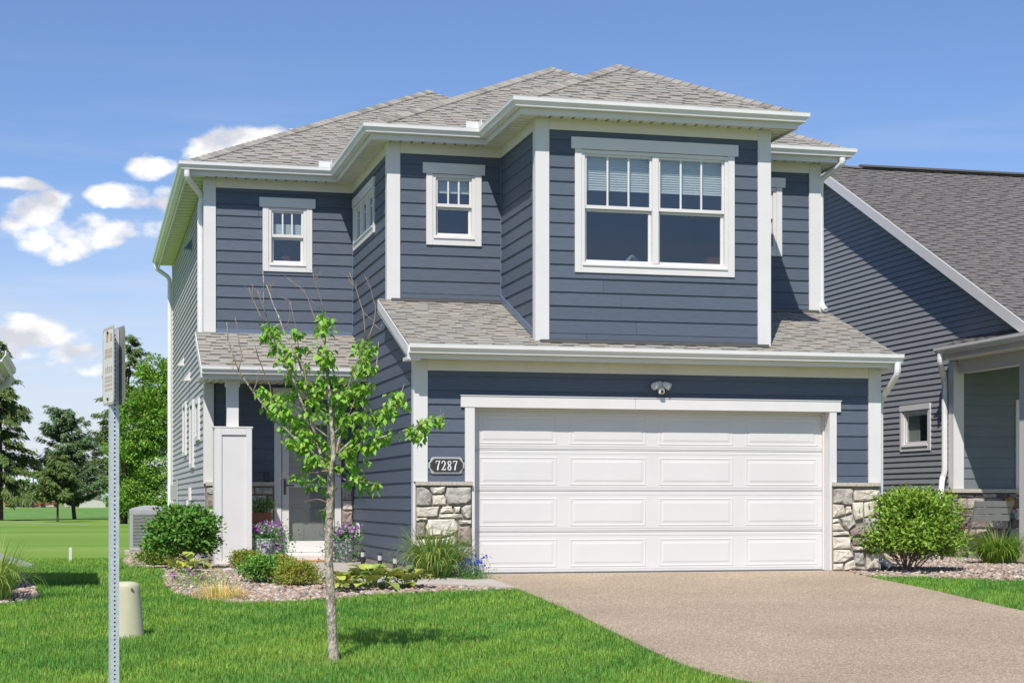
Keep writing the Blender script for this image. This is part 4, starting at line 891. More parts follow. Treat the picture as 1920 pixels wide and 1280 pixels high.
# downspouts
pipe([(XL - OV + .0, YL - OV - .06, ZE - .11), (XL - OV + .0, YL - OV - .06, ZE - .22), (XL - .045, YL + .10, ZE - .42), (XL - .075, YL + .12, ZE - .55), (XL - .075, YL + .12, 3.45)], 'downspout', house)
pipe([(XL - OV - .06, YB - .0, ZE - .11), (XL - OV - .06, YB - .0, ZE - .2), (XL - .075, YB - .02, ZE - .4), (XL - .075, YB - .02, .15)], 'downspout', house)
pipe([(XB + .22, YM - OV - .065, ZE - .11), (XB + .22, YM - OV - .065, ZE - .20), (XB + .06, YM + .02, ZE - .36), (XB + .055, YM + .03, ZE - .5), (XB + .055, YM + .0, groof(YM) + .10), (XB + .075, YM - .12, groof(YM) + .02)], 'downspout', house)
pipe([(XB + .10, -OV - .085, 2.77), (XB + .10, -OV - .085, 2.62), (XB + .085, .08, 2.30), (XB + .085, .10, 2.2), (XB + .085, .10, .18), (XB + .2, .0, .05)], 'downspout', house)

# small things fixed to or standing behind the facade
def ribbon(w, mb, pts, n0, n1):
    """stroke of a numeral: list of (u, z, width_u) joined as a solid bar"""
    for (a, za, wa), (c, zc, wc) in zip(pts[:-1], pts[1:]):
        dx, dz_ = c - a, zc - za; L = math.hypot(dx, dz_) or 1; nx, nz_ = -dz_ / L, dx / L
        A = [(a - nx * wa / 2, za - nz_ * wa / 2), (a + nx * wa / 2, za + nz_ * wa / 2), (c + nx * wc / 2, zc + nz_ * wc / 2), (c - nx * wc / 2, zc - nz_ * wc / 2)]
        mb.add([w.p(x, n1, z) for x, z in A] + [w.p(x, n0, z) for x, z in A], [(0, 1, 2, 3), (0, 4, 5, 1), (1, 5, 6, 2), (2, 6, 7, 3), (3, 7, 4, 0)])
k0, k1 = onY(803.5, 870, -.02).x, onY(870, 870, -.02).x; kt, kb = onY(836, 857, -.02).z, onY(836, 887.5, -.02).z
pq = thing('house_number_plaque', 'black house number plaque reading 7287 beside the garage door', 'plaque', ((k0 + k1) / 2, -.03, (kt + kb) / 2))
def octo(d, ch=.055):
    a, c, e_, f_ = k0 + d, k1 - d, kb + d, kt - d; h = (f_ - e_) / 2; m2 = (e_ + f_) / 2
    return [(a, m2 - .03), (a + .02, m2 - .05), (a + ch * .7, e_ + .012), (a + ch, e_), (c - ch, e_), (c - ch * .7, e_ + .012), (c - .02, m2 - .05), (c, m2 - .03), (c, m2 + .03), (c - .02, m2 + .05), (c - ch * .7, f_ - .012), (c - ch, f_), (a + ch, f_), (a + ch * .7, f_ - .012), (a + .02, m2 + .05), (a, m2 + .03)]
for d, n1, m_, nm in ((0, .032, 'plaque_white', 'border'), (.007, .035, 'plaque', 'field'), (.0125, .0365, 'plaque_white', 'inner_border'), (.0165, .038, 'plaque', 'inner_field')):
    o_ = octo(d); k = len(o_); q = MB(); q.add([w_gf.p(x, n1, z) for x, z in o_] + [w_gf.p(x, .017, z) for x, z in o_], [tuple(range(k))] + [(i, i + k, (i + 1) % k + k, (i + 1) % k) for i in range(k)]); q.build(nm, m_, pq, recalc=True)
DIG = {'7': [[(.06, .94, .13), (.94, .94, .13)], [(.09, .98, .1), (.07, .72, .06)], [(.86, .93, .14), (.55, .5, .2), (.40, .02, .26)]],
       '2': [[(.10, .70, .14), (.16, .86, .16), (.34, .96, .14), (.56, .96, .16), (.76, .84, .2), (.78, .66, .22), (.62, .44, .2), (.34, .22, .14), (.10, .08, .12)], [(.06, .08, .17), (.92, .08, .17)], [(.90, .04, .08), (.94, .28, .05)]],
       '8': [[(.5, .97, .11), (.24, .88, .2), (.2, .72, .22), (.38, .57, .2), (.62, .45, .2), (.8, .28, .22), (.74, .1, .2), (.5, .03, .11)], [(.5, .97, .11), (.74, .88, .17), (.76, .72, .17), (.60, .55, .13), (.34, .44, .15), (.18, .28, .2), (.26, .1, .2), (.5, .03, .11)]]}
dw = .062; dh = (kt - kb) * .60; ux = (k0 + k1) / 2 - (4 * dw + 3 * .012) / 2
for ch in '7287':
    q = MB(); i_ = 0
    for strk in DIG[ch]:
        ribbon(w_gf, q, [(ux + a * dw, (kt + kb) / 2 - dh / 2 + z * dh, wd * dw * 1.15) for a, z, wd in strk], .0375, .0415 + i_ * .0004); i_ += 1
    q.build('numeral', 'plaque_white', pq); ux += dw + .012
fl = onY(1237, 728, -.03); fo = thing('floodlight_camera', 'white twin-head security floodlight above the garage door', 'floodlight', (fl.x, -.03, fl.z))
q = MB(); q.lathe([(.0, 0), (.055, .0), (.062, .02), (.045, .05), (0, .055)], (0, 0, 0), 16); q.v = [(fl.x + x, -.016 - z, fl.z + .035 + y) for x, y, z in q.v]; q.build('base_plate', 'trim', fo, smooth=True)
for s in (-1, 1):
    q = MB(); a = Vector((fl.x + s * .03, -.06, fl.z + .06)); d_ = Vector((s * .75, -.55, -.42)).normalized()
    q.tube([a, a + d_ * .02, a + d_ * .07, a + d_ * .11], [.022, .038, .046, .047], 14); q.build('lamp_head', 'trim', fo, smooth=True)
    q = MB(); q.tube([a + d_ * .1102, a + d_ * .114], [.040, .040], 14); q.build('lens', 'clear', fo)
q = MB(); q.box(fl.x - .037, fl.x + .037, -.125, -.055, fl.z - .075, fl.z + .005); q.build('camera_body', 'trim', fo, bevel=.014)
q = MB(); q.box(fl.x - .02, fl.x + .02, -.129, -.12, fl.z - .065, fl.z - .025); q.build('camera_eye', 'metal_dark', fo)
# a potted plant on the inside sill of the left window, a chair back and a box behind the big window
pc = onY(536, 490, YL + .22); pp = thing('windowsill_pot', 'terracotta pot with a small plant inside the upper left window', 'potted plant', (pc.x, YL + .2, lb_ + .13))
q = MB(); z = lb_ + .135; q.lathe([(.05, z), (.068, z + .09), (.074, z + .09), (.076, z + .125), (.064, z + .125), (.06, z + .1)], (pc.x, YL + .2, 0), 18); q.build('pot', 'terracotta', pp, smooth=False)
q = MB()
for i in range(9):
    a = i * 2.4; q.tube([(pc.x, YL + .2, z + .1), (pc.x + math.cos(a) * .03, YL + .2 + math.sin(a) * .03, z + .2), (pc.x + math.cos(a) * .08, YL + .2 + math.sin(a) * .06, z + .26 + .02 * (i % 3))], [.004, .012, .002], 5)
q.build('foliage', 'teal', pp)
sb = MB(); sb.box(pc.x - .3, pc.x + .3, YL + .105, YL + .32, lb_ + .10, lb_ + .134); sb.build('inside_sill', 'trim', lwin)
cc_ = onY(1186, 489, .35); ch_ = thing('chair', 'tan chair back seen through the left half of the big window', 'chair', (cc_.x, .4, cb + .02))
q = MB(); q.tube([(cc_.x - .12, .4, cb + .0), (cc_.x - .08, .4, cb + .20), (cc_.x - .02, .42, cb + .255), (cc_.x + .12, .5, cb + .21), (cc_.x + .2, .55, cb + .0)], [.02, .03, .035, .03, .02], 8, squash=2.2); q.build('backrest', 'drape', ch_, smooth=True)
q = MB(); q.box(cc_.x - .16, cc_.x + .24, .36, .75, cb - .03, cb + .0); q.build('seat', 'drape', ch_, bevel=.01)
bc = onY(1338, 478, .35); q = MB(); q.box(bc.x - .10, bc.x + .09, .3, .5, cb - .03, cb + .27); q.box(bc.x - .105, bc.x + .095, .295, .505, cb + .271, cb + .30); tag(q.build('storage_box', 'terracotta', None, bevel=.006), 'dull red box behind the right half of the big window', 'box')

# ------------------------------------------------------------ neighbour on the right (grey, gable end towards us)
NX = 10.26; NYF = 5.1; NR = 10.1; NE = 2.1; NZ = 3.55; NP = .5
nh = thing('house', 'grey vinyl-sided house with a dark shingled gable roof and stone porch', 'house', (14, 10, 0))
w_ns = Wall(NX, 0, 0, -1); w_nf = Wall(0, NYF, 1, 0)
def nroof(y): return NZ + NP * (min(y, 2 * NR - y) - NE)
def n_iv(z):
    if z < 3.42: return (-17.8, -NYF)
    y0 = NE + (z + .16 - NZ) / NP; y0 = max(y0, 2.45); return (-(2 * NR - y0), -y0)
nwin = [onX(1690, 765, NX), onX(1747, 755, NX), onX(1690, 847, NX)]
q0, q1 = -nwin[0].y, -nwin[1].y; zt = nwin[1].z; zb = nwin[2].z
hole_n = (q0 + .08, q1 - .08, zb + .08, zt - .1)
nw = sheath(w_ns, 'gable_wall', 'vinyl_dark', 0, 7.3, n_iv, [hole_n], nh, zcuts=[3.42, 3.421] + [3.6 + .3 * i for i in range(13)])
siding(w_ns, nw, 'vinyl_dark', .22, 7.28, .1016, lambda z: (n_iv(z)[0], n_iv(z)[1] - (.0 if z >= 3.42 else .03)), [hole_n], step=.018)
h_, nwi = window(w_ns, nh, q0, q1, zb, zt - .1, zt, tw=.08, side=True, head=.0, muntins=0, depth=.8, margin=.02)
q = MB(); w_ns.bx(q, q0 + .13, q0 + .13 + (q1 - q0 - .26) * .45, -.10, -.09, zb + .1, zt - .14); q.build('curtain', 'drape', nwi)
fq = MB(); w_ns.bx(fq, -17.8, -NYF, -.02, .005, -.1, .215); fq.build('foundation_strip', 'found', nh)
# roof
ro = NX - .30; re_ = 24.0
shingle_slope([(ro, NE, NZ), (re_, NE, NZ), (re_, NR, nroof(NR)), (ro, NR, nroof(NR))], 'shingle_dark', nh)
b_ = MB(); b_.add([(ro, NR, nroof(NR)), (re_, NR, nroof(NR)), (re_, 2 * NR - NE, NZ), (ro, 2 * NR - NE, NZ), (ro, NR, nroof(NR) - .05), (re_, NR, nroof(NR) - .05), (re_, 2 * NR - NE, NZ - .05), (ro, 2 * NR - NE, NZ - .05)], [(0, 1, 2, 3), (4, 7, 6, 5), (0, 3, 7, 4), (2, 6, 7, 3)]); b_.build('rear_roof_slope', 'shingle_dark', nh)
ridge_caps((ro, NR, nroof(NR) - .0), (re_, NR, nroof(NR) - .0), nh, 'shingle_dark', drop=.3, pitch=.3)
q = MB(); x_ = onY(1612, 310, NR).x; q.add([(x_, NR - .17, nroof(NR) + .0), (x_, NR, nroof(NR) + .075), (x_, NR + .17, nroof(NR)), (23.5, NR - .17, nroof(NR)), (23.5, NR, nroof(NR) + .075), (23.5, NR + .17, nroof(NR))], [(0, 1, 4, 3), (1, 2, 5, 4), (0, 2, 1), (3, 4, 5)]); q.build('ridge_vent', 'deck', nh)
for sgn in (0, 1):
    ya, yc = (NE - .02, NR) if sgn == 0 else (2 * NR - NE, NR); q = MB()
    q.hexa([(ro - .02, ya, nroof(ya) - .20), (ro + .012, ya, nroof(ya) - .20), (ro + .012, yc, nroof(yc) - .20), (ro - .02, yc, nroof(yc) - .20), (ro - .02, ya, nroof(ya) - .0), (ro + .012, ya, nroof(ya) - .0), (ro + .012, yc, nroof(yc)), (ro - .02, yc, nroof(yc))]); q.build('rake_board', 'trim', nh, recalc=True)
    q = MB(); q.hexa([(ro + .013, ya, nroof(ya) - .17), (NX, ya, nroof(ya) - .17), (NX, yc, nroof(yc) - .17), (ro + .013, yc, nroof(yc) - .17), (ro + .013, ya, nroof(ya) - .155), (NX, ya, nroof(ya) - .155), (NX, yc, nroof(yc) - .155), (ro + .013, yc, nroof(yc) - .155)]); q.build('rake_soffit', 'soffit', nh, recalc=True)
q = MB(); q.box(ro + .013, re_, NE + .0, NE + .02, NZ - .19, NZ - .052); q.build('fascia', 'trim', nh)
q = MB(); sweep(q, gutter_prof(NZ - .01), [(ro + .02, NE), (re_, NE)]); q.build('gutter', 'gutter', nh)
# skirt roof, gutter and porch
GX = 9.95; gz = 3.51
shingle_slope([(GX, NYF - .06, gz - .01), (GX, 1.9, gz - .01), (NX + .0, 1.9, gz + .14), (NX + .0, NYF - .06, gz + .14)], 'shingle_dark', nh)
q = MB(); sweep(q, gutter_prof(gz), [(GX, NYF - .08), (GX, 1.9)]); q.build('gutter', 'gutter', nh)
q = MB(); q.box(GX + .0, GX + .02, 1.9, NYF - .08, gz - .2, gz - .012); q.build('fascia', 'trim', nh)
q = MB(); q.box(GX + .0, GX + .31, NYF - .08, NYF - .055, gz - .2, gz - .0); q.build('eave_return', 'trim', nh)
q = MB(); soffit(q, ((14.5, NYF - .09), (14.5, 1.92)), 14.5 - NX - .17 + .0, gz - .20) if False else q.box(GX + .021, 14.5, 1.92, NYF - .09, gz - .20, gz - .185); q.build('porch_ceiling', 'soffit', nh)
q = MB(); q.box(NX + .02, NX + .22, 2.6, NYF - .1, gz - .42, gz - .201); q.build('porch_beam', 'trim', nh)
q = MB(); q.box(NX + .23, 14.5, 2.6, 2.8, gz - .42, gz - .202); q.build('porch_beam', 'trim', nh)
pcx = onY(1914, 850, 3.0).x; q = MB(); q.box(pcx + .03, pcx + .21, 2.9, 3.1, .06, gz - .42); q.build('porch_column', 'trim', nh, bevel=.005)
nf = sheath(w_nf, 'porch_wall', 'sage', 0, gz - .2, lambda z: (NX + .13, 14.5), [], nh)
siding(w_nf, nf, 'sage', 1.14, gz - .21, EX, lambda z: (NX + .16, 14.5), [])
q = MB(); w_nf.bx(q, NX - .034, NX + .16, 0, .034, 1.14, gz - .21); w_nf.bx(q, NX - .034, NX - .0005, -.14, -.0005, 1.14, gz - .21); q.build('corner_board', 'trim', nh)
dx_ = onY(1903, 850, NYF).x; q = MB(); w_nf.bx(q, dx_, dx_ + .1, 0, .04, .1, 2.55); w_nf.bx(q, dx_ + 1.0, dx_ + 1.1, 0, .04, .1, 2.55); w_nf.bx(q, dx_ - .0, dx_ + 1.1, 0, .039, 2.551, 2.66); q.build('door_trim', 'trim', nh)
q = MB(); w_nf.bx(q, dx_ + .101, dx_ + .999, .0, .03, .1, 2.55); q.build('door', 'clear', nh)
LM = ['ledge0', 'ledge2', 'ledge0', 'ledge2', 'ledge1', 'ledge3']
q = MB(); w_nf.bx(q, NX - .03, 11.9, 0, .03, -.02, 1.065); sw2 = q.build('stone_wainscot', 'mortar', nh)
ledge_wall(w_nf, sw2, NX - .025, 11.75, .16, 1.06, .03, LM, 21)
q = MB(); w_nf.bx(q, NX - .09, 11.8, 0, .10, 1.07, 1.135); q.build('stone_cap', 'cap', sw2, bevel=.006)
q = MB(); w_ns.bx(q, -5.60, -NYF + .0, 0, .03, -.02, 1.065); sw3 = q.build('stone_wainscot', 'mortar', nh)
ledge_wall(w_ns, sw3, -5.6, -NYF - .02, .16, 1.06, .03, LM, 5, wmin=.15, wmax=.3)
q = MB(); w_ns.bx(q, -5.62, -NYF - .04, 0, .10, 1.07, 1.134); q.build('stone_cap', 'cap', sw3, bevel=.006)
q = MB(); q.box(NX - .04, 14.5, 2.5, NYF, -.1, .08); q.build('porch_slab', 'concrete', nh)
xg = GX - .07
pipe([(xg, NYF - .22, gz - .11), (xg, NYF - .22, gz - .28), (NX - .11, NYF + .16, gz - .48), (NX - .09, NYF + .17, gz - .62), (NX - .09, NYF + .17, 1.42), (NX - .12, NYF + .2, 1.3), (NX - .36, NYF - .2, 1.0), (NX - .40, NYF - .25, .86), (NX - .40, NYF - .25, .16), (NX - .62, NYF - .5, .06)], 'downspout', nh, r=.05)
q = MB(); q.box(NX, 24, 2 * NR - NE - .4, 2 * NR - NE - .3, 0, NZ - .2); q.build('back_wall', 'vinyl_dark', nh)
# bench on that porch, its back to the camera
bo = Vector((10.18, 4.50, .08)); ben = thing('bench', 'grey metal porch bench with scrolled arms seen from behind', 'bench', bo); ca, sa = math.cos(R(6)), math.sin(R(6))
def BP(x, y, z): return (bo.x + x * ca - y * sa, bo.y + x * sa + y * ca, bo.z + z)
def bbox(mb, x0, x1, y0, y1, z0, z1, lean=0):
    mb.hexa([BP(x0, y0 - lean * z0, z0), BP(x1, y0 - lean * z0, z0), BP(x1, y1 - lean * z0, z0), BP(x0, y1 - lean * z0, z0), BP(x0, y0 - lean * z1, z1), BP(x1, y0 - lean * z1, z1), BP(x1, y1 - lean * z1, z1), BP(x0, y1 - lean * z1, z1)])
for i in range(3): q = MB(); bbox(q, 0, .72, -.02, .0, .52 + i * .115, .62 + i * .115, .25); q.build('back_slat', 'bench', ben, bevel=.004)
for i in range(3): q = MB(); bbox(q, 0, .72, .06 + i * .12, .165 + i * .12, .40, .42); q.build('seat_slat', 'bench', ben, bevel=.004)
for x in (.02, .7):
    q = MB(); q.tube([BP(x, .02, 0), BP(x, .06, .25), BP(x, -.06, .45), BP(x, -.20, .86)], .02, 6); q.build('rear_leg', 'bench', ben)
    q = MB(); q.tube([BP(x, .44, 0), BP(x, .43, .42), BP(x, .40, .58), BP(x, .25, .63), BP(x, -.1, .60)], .016, 6); q.build('arm_and_front_leg', 'bench', ben)
    for cy_, rr_ in ((.12, .07), (.27, .06), (.37, .04)):
        q = MB(); q.tube([BP(x, cy_ + rr_ * math.cos(t * .7), .52 + rr_ * math.sin(t * .7)) for t in range(9)], .007, 5); q.build('scroll', 'bench', ben)
lp = onY(1892, 975, 4.85); la = thing('lantern', 'amber and dark green glass lantern by the porch stone wall', 'lantern', (lp.x, 4.85, .08))
q = MB(); q.lathe([(.10, .08), (.10, .11), (.02, .12), (.018, .62), (.08, .64), (.10, .69), (.06, .73), (.03, .75)], (lp.x, 4.85, 0), 16); q.build('stand', 'teal', la, smooth=True)
q = MB(); q.lathe([(.03, .752), (.045, .80), (.085, .86), (.09, .93), (.06, .98), (.0, 1.0)], (lp.x, 4.85, 0), 16); q.build('globe', 'amber', la, smooth=True)

# ------------------------------------------------------------ neighbour on the left: only an eave corner shows
lh_ = thing('house', 'eave corner of a house with white gutter at the left edge', 'house', (-8, -2, 0))
ex_, ey0, ey1, ez = -4.84, -2.7, -.20, 2.50
q = MB(); q.box(-12, ex_ - .55, ey0 + .3, ey1 - .3, -.3, ez - .18); q.build('wall', 'vinyl_light', lh_)
q = MB(); sweep(q, gutter_prof(ez), [(ex_ - .125, ey0), (ex_ - .125, ey1)][::-1] if False else [(ex_ - .125, ey0), (ex_ - .125, ey1)]); 
q = MB(); sweep(q, [(-n, z) for n, z in gutter_prof(ez)][::-1], [(ex_ - .125, ey1), (ex_ - .125, ey0)]); q.build('gutter', 'gutter', lh_, recalc=True)
q = MB(); q.box(ex_ - .148, ex_ - .1255, ey0, ey1, ez - .19, ez - .01); q.build('fascia', 'trim', lh_)
q = MB(); soffit(q, ((ex_ - .55, ey0 + .02), (ex_ - .55, ey1 - .02)), .40, ez - .18); q.build('soffit', 'soffit', lh_, kind='stuff')
shingle_slope([(ex_ - .12, ey0, ez - .02), (ex_ - .12, ey1, ez - .02), (-8.4, ey1, ez + 1.4), (-8.4, ey0, ez + 1.4)], 'shingle', lh_)
q = MB(); q.add([(-11.9, ey1 - .031, ez - .181), (ex_ - .149, ey1 - .031, ez - .181), (ex_ - .149, ey1 - .031, ez - .06), (-8.4, ey1 - .031, ez + 1.32), (-11.9, ey1 - .031, ez - .06)] + [(-11.9, ey1 - .001, ez - .181), (ex_ - .149, ey1 - .001, ez - .181), (ex_ - .149, ey1 - .001, ez - .06), (-8.4, ey1 - .001, ez + 1.32), (-11.9, ey1 - .001, ez - .06)], [(0, 1, 2, 3, 4), (9, 8, 7, 6, 5), (0, 5, 6, 1), (1, 6, 7, 2), (2, 7, 8, 3), (3, 8, 9, 4)]); q.build('gable_board', 'trim', lh_)
pipe([(ex_ - .06, ey1 - .25, ez - .11), (ex_ - .06, ey1 - .25, ez - .17), (ex_ - .2, ey1 - .2, ez - .27), (ex_ - .50, ey1 - .35, ez - .30), (ex_ - .60, ey1 - .36, ez - .4), (ex_ - .6, ey1 - .36, .25)], 'downspout', lh_, r=.045)
a, c = atD(-60, 1023, 24.3), atD(60, 1063, 24.3); dn = thing('downspout_extension', 'long grey downspout extension slanting over the lawn at the left edge', 'downspout', (c.x, c.y, g(c.y)))
q = MB(); q.tube([a, (a + c) / 2, c], .062, 4, squash=1.1); q.build('spout', 'ac_paint', dn)
q = MB(); q.tube([(c.x - .06, c.y, g(c.y)), (c.x - .06, c.y, c.z - .02)], .012, 6); q.build('support_stake', 'metal_dark', dn)

# ------------------------------------------------------------ street furniture
sp = atD(213.5, 937, 10.0); sg = g(sp.y); po = thing('sign_post', 'galvanised perforated square post carrying two back-to-back parking signs', 'sign', (sp.x, sp.y, sg))
view = math.atan2(sp.x - CX, sp.y - CY); rot = -view + R(12.5)
cr, sr = math.cos(rot), math.sin(rot)
def SP(x, y, z): return (sp.x + x * cr - y * sr, sp.y + x * sr + y * cr, z)
ztop = atD(213, 617, 10.0).z; h = .0254
def sbox(mb, x0, x1, y0, y1, z0, z1): mb.hexa([SP(x0, y0, z0), SP(x1, y0, z0), SP(x1, y1, z0), SP(x0, y1, z0), SP(x0, y0, z1), SP(x1, y0, z1), SP(x1, y1, z1), SP(x0, y1, z1)])
q = MB(); t_ = .0045; zz = sg - .1
# each wall is built as two strips and bridges between real holes
for face in range(4):
    def FP(u, n, z):
        x, y = {0: (u, -h + n), 1: (h - n, u), 2: (-u, h - n), 3: (-h + n, -u)}[face]; return SP(x, y, z)
    z = zz; r_ = .0058
    while z < ztop - .0127:
        c_ = z + .0127; N8 = 8; ringp = [(r_ * math.cos(2 * math.pi * k / N8 + math.pi / 8), c_ + r_ * math.sin(2 * math.pi * k / N8 + math.pi / 8)) for k in range(N8)]
        outer = [(h, c_ + .005), (.005, c_ + .0127), (-.005, c_ + .0127), (-h, c_ + .005), (-h, c_ - .005), (-.005, c_ - .0127), (.005, c_ - .0127), (h, c_ - .005)]
        vs = [FP(u, 0, w_) for u, w_ in outer] + [FP(u, 0, w_) for u, w_ in ringp] + [FP(u, t_, w_) for u, w_ in ringp]
        fs = [(k, (k + 1) % 8, 8 + (k + 1) % 8, 8 + k) for k in range(8)] + [(8 + k, 8 + (k + 1) % 8, 16 + (k + 1) % 8, 16 + k) for k in range(8)]
        vs += [FP(h, 0, c_ + .0127), FP(-h, 0, c_ + .0127), FP(-h, 0, c_ - .0127), FP(h, 0, c_ - .0127)]
        fs += [(24, 1, 0), (25, 3, 2), (26, 5, 4), (27, 7, 6)]
        q.add(vs, fs); z += .0254
sbox(q, -h + .004, h - .004, -h + .004, h - .004, zz, zz + .02)
post = q.build('post', 'galv', po)
q = MB(); sbox(q, -.012, .012, -.012, .012, zz, ztop - .02); q.build('post_shade_fill', 'dark', po)  # added near-black filler standing for the shade inside the hollow post
def sign(xo, face, label, frontm, backm):
    """rounded plate standing in the post's side plane x=xo, face = -1 looks left"""
    z1 = ztop + .012; z0 = z1 - .457; hw_ = .1525; rr = .035; o_ = []
    for cx_, cz_, a0 in ((hw_ - rr, z1 - rr, 0), (-hw_ + rr, z1 - rr, 90), (-hw_ + rr, z0 + rr, 180), (hw_ - rr, z0 + rr, 270)):
        for k in range(6): a_ = R(a0 + k * 18); o_.append((cx_ + rr * math.cos(a_), cz_ + rr * math.sin(a_)))
    k = len(o_); mb = MB(); mb.add([SP(xo, y, z) for y, z in o_] + [SP(xo + face * .002, y, z) for y, z in o_], [tuple(range(k)), tuple(range(2 * k - 1, k - 1, -1))] + [(i, i + k, (i + 1) % k + k, (i + 1) % k) for i in range(k)])
    s = mb.build('sign_plate', backm, po, recalc=True); s['label'] = label
    i_ = [(y * .985, (z0 + z1) / 2 + (z - (z0 + z1) / 2) * .99) for y, z in o_]; mb = MB(); mb.add([SP(xo + face * .0032, y, z) for y, z in i_], [tuple(range(k))]); mb.build('sign_face', frontm, s)
    j_ = [(y * .955, (z0 + z1) / 2 + (z - (z0 + z1) / 2) * .965) for y, z in o_]; m2 = [(y * .915, (z0 + z1) / 2 + (z - (z0 + z1) / 2) * .938) for y, z in o_]
    mb = MB(); mb.add([SP(xo + face * .0042, y, z) for y, z in j_] + [SP(xo + face * .0042, y, z) for y, z in m2], [(a_, (a_ + 1) % k, k + (a_ + 1) % k, k + a_) for a_ in range(k)]); mb.build('red_border', 'red_print', s)
    mb = MB(); rs_ = random.Random(4)
    for zc, hh, n_ in ((.37, .045, 2), (.30, .03, 6), (.275, .02, 7), (.19, .035, 4), (.155, .014, 8), (.135, .014, 7), (.11, .014, 8), (.085, .014, 6)):
        for j in range(n_):
            wd = .20 / n_; y = -.10 + wd * j; mb.add([SP(xo + face * .0042, y_, z_) for y_, z_ in ((y, z0 + zc), (y + wd * .55, z0 + zc), (y + wd * .55, z0 + zc + hh), (y, z0 + zc + hh))], [(0, 1, 2, 3)])
    mb.build('faded_print', 'red_print', s)
    for zc in (z1 - .035, z0 + .035):
        mb = MB(); mb.tube([SP(xo + face * .003, 0, zc), SP(xo + face * .012, 0, zc)], .009, 8); mb.build('bolt', 'metal_dark', s)
mat('sign_faded', (.76, .73, .66), .5, .3, var=.10, vscale=6, stretch=(1, 1, 12)); MATS['red_print'].node_tree.nodes['Principled BSDF'].inputs['Base Color'].default_value = (.62, .40, .32, 1)
sign(-h - .004, -1, 'faded white sign with red lettering facing left', 'sign_faded', 'sign_alu'); sign(h + .004, 1, 'grey unprinted back of the second sign', 'sign_faded', 'sign_alu')

pe = gp(238, 1196); pd = thing('utility_pedestal', 'beige tapered plastic utility pedestal behind the sign post', 'pedestal', (pe.x, pe.y, pe.z))
q = MB(); q.lathe([(.155, pe.z - .03), (.15, pe.z + .02), (.112, pe.z + .42), (.110, pe.z + .455), (.098, pe.z + .485), (.06, pe.z + .497), (0, pe.z + .5)], (pe.x, pe.y, 0), 28); q.build('cover', 'ped', pd, smooth=True)
q = MB(); q.box(pe.x + .03, pe.x + .05, pe.y - .119, pe.y - .108, pe.z + .43, pe.z + .445); q.build('latch', 'metal_bronze', pd)
st_ = gp(132, 1055); q = MB(); q.box(st_.x - .022, st_.x + .022, st_.y - .022, st_.y + .022, st_.z - .1, st_.z + .235); q.add([(st_.x - .022, st_.y - .022, st_.z + .235), (st_.x + .022, st_.y - .022, st_.z + .235), (st_.x + .022, st_.y + .022, st_.z + .235), (st_.x - .022, st_.y + .022, st_.z + .235), (st_.x, st_.y, st_.z + .245)], [(0, 1, 4), (1, 2, 4), (2, 3, 4), (3, 0, 4)])
tag(q.build('boundary_stake', 'trim', None), 'short white boundary stake at the edge of the fairway', 'stake')
# air conditioner
ax, ay = -2.92, 10.6; ac = thing('air_conditioner', 'grey air conditioning condenser beside the light grey side wall', 'air conditioner', (ax, ay, 0)); s_ = .36; H = .78
q = MB(); q.box(ax - .45, ax + .45, ay - .45, ay + .45, -.05, .03); q.build('pad', 'concrete', ac)
q = MB(); q.box(ax - s_, ax + s_, ay - s_, ay + s_, .035, .10); q.box(ax - s_, ax + s_, ay - s_, ay + s_, H - .1, H)
for sx in (-1, 1):
    for sy in (-1, 1): q.box(ax + sx * (s_ - .03) - .03, ax + sx * (s_ - .03) + .03, ay + sy * (s_ - .03) - .03, ay + sy * (s_ - .03) + .03, .1, H - .1)
q.build('cabinet', 'ac_paint', ac, bevel=.01)
q = MB(); q.box(ax - s_ + .03, ax + s_ - .03, ay - s_ + .03, ay + s_ - .03, .1, H - .1); q.build('coil', 'metal_bronze', ac)
for i in range(22):
    z = .115 + i * .026; q = MB(); 
    q.box(ax - s_ + .005, ax + s_ - .005, ay - s_ + .004, ay - s_ + .02, z, z + .012); q.box(ax - s_ + .004, ax - s_ + .02, ay - s_ + .021, ay + s_ - .005, z, z + .012); q.build('louvre', 'ac_paint', ac)
q = MB(); q.lathe([(.33, H), (.33, H + .02), (.1, H + .07), (0, H + .07)], (ax, ay, 0), 16); q.build('fan_guard', 'ac_paint', ac)
# path lights by the garage side wall
for i, (x, y, lab) in enumerate(((-.12, 3.5, 'black path light nearest the front porch'), (-.12, 2.0, 'middle one of the three black path lights'), (-.12, .80, 'black path light nearest the garage corner'))):
    o_ = thing('path_light', lab, 'path light', (x, y, g(y)), 'path lights along the garage side wall'); z = g(y)
    q = MB(); q.lathe([(.030, z - .02), (.030, z + .15)], (x, y, 0), 14); q.build('stake', 'metal_dark', o_)
    q = MB(); q.lathe([(.029, z + .151), (.029, z + .22)], (x, y, 0), 14); q.build('diffuser', 'clear', o_)
    q = MB(); q.lathe([(.033, z + .221), (.033, z + .24), (.02, z + .25)], (x, y, 0), 14); q.build('cap', 'metal_dark', o_)
# porch things
q = MB(); q.box(dl + .02, dr + .02, 4.32, 4.77, .021, .035); tag(q.build('door_mat', 'mat_orange', None, bevel=.004), 'orange-brown doormat on the porch slab in front of the door', 'doormat')
ps = onY(490, 960, 4.75); sx0 = ps.x; stn = thing('plant_stand', 'metal plant stand against the porch stone behind the white pillar', 'plant stand', (sx0, 4.8, .02))
q = MB(); q.box(sx0 - .17, sx0 + .17, 4.64, 4.94, .53, .59); q.build('tray', 'bench', stn)
for dx in (-.16, .16):
    for dy in (4.65, 4.93): q = MB(); q.tube([(sx0 + dx, dy, .02), (sx0 + dx, dy, .62)], .009, 6); q.build('leg', 'bench', stn)

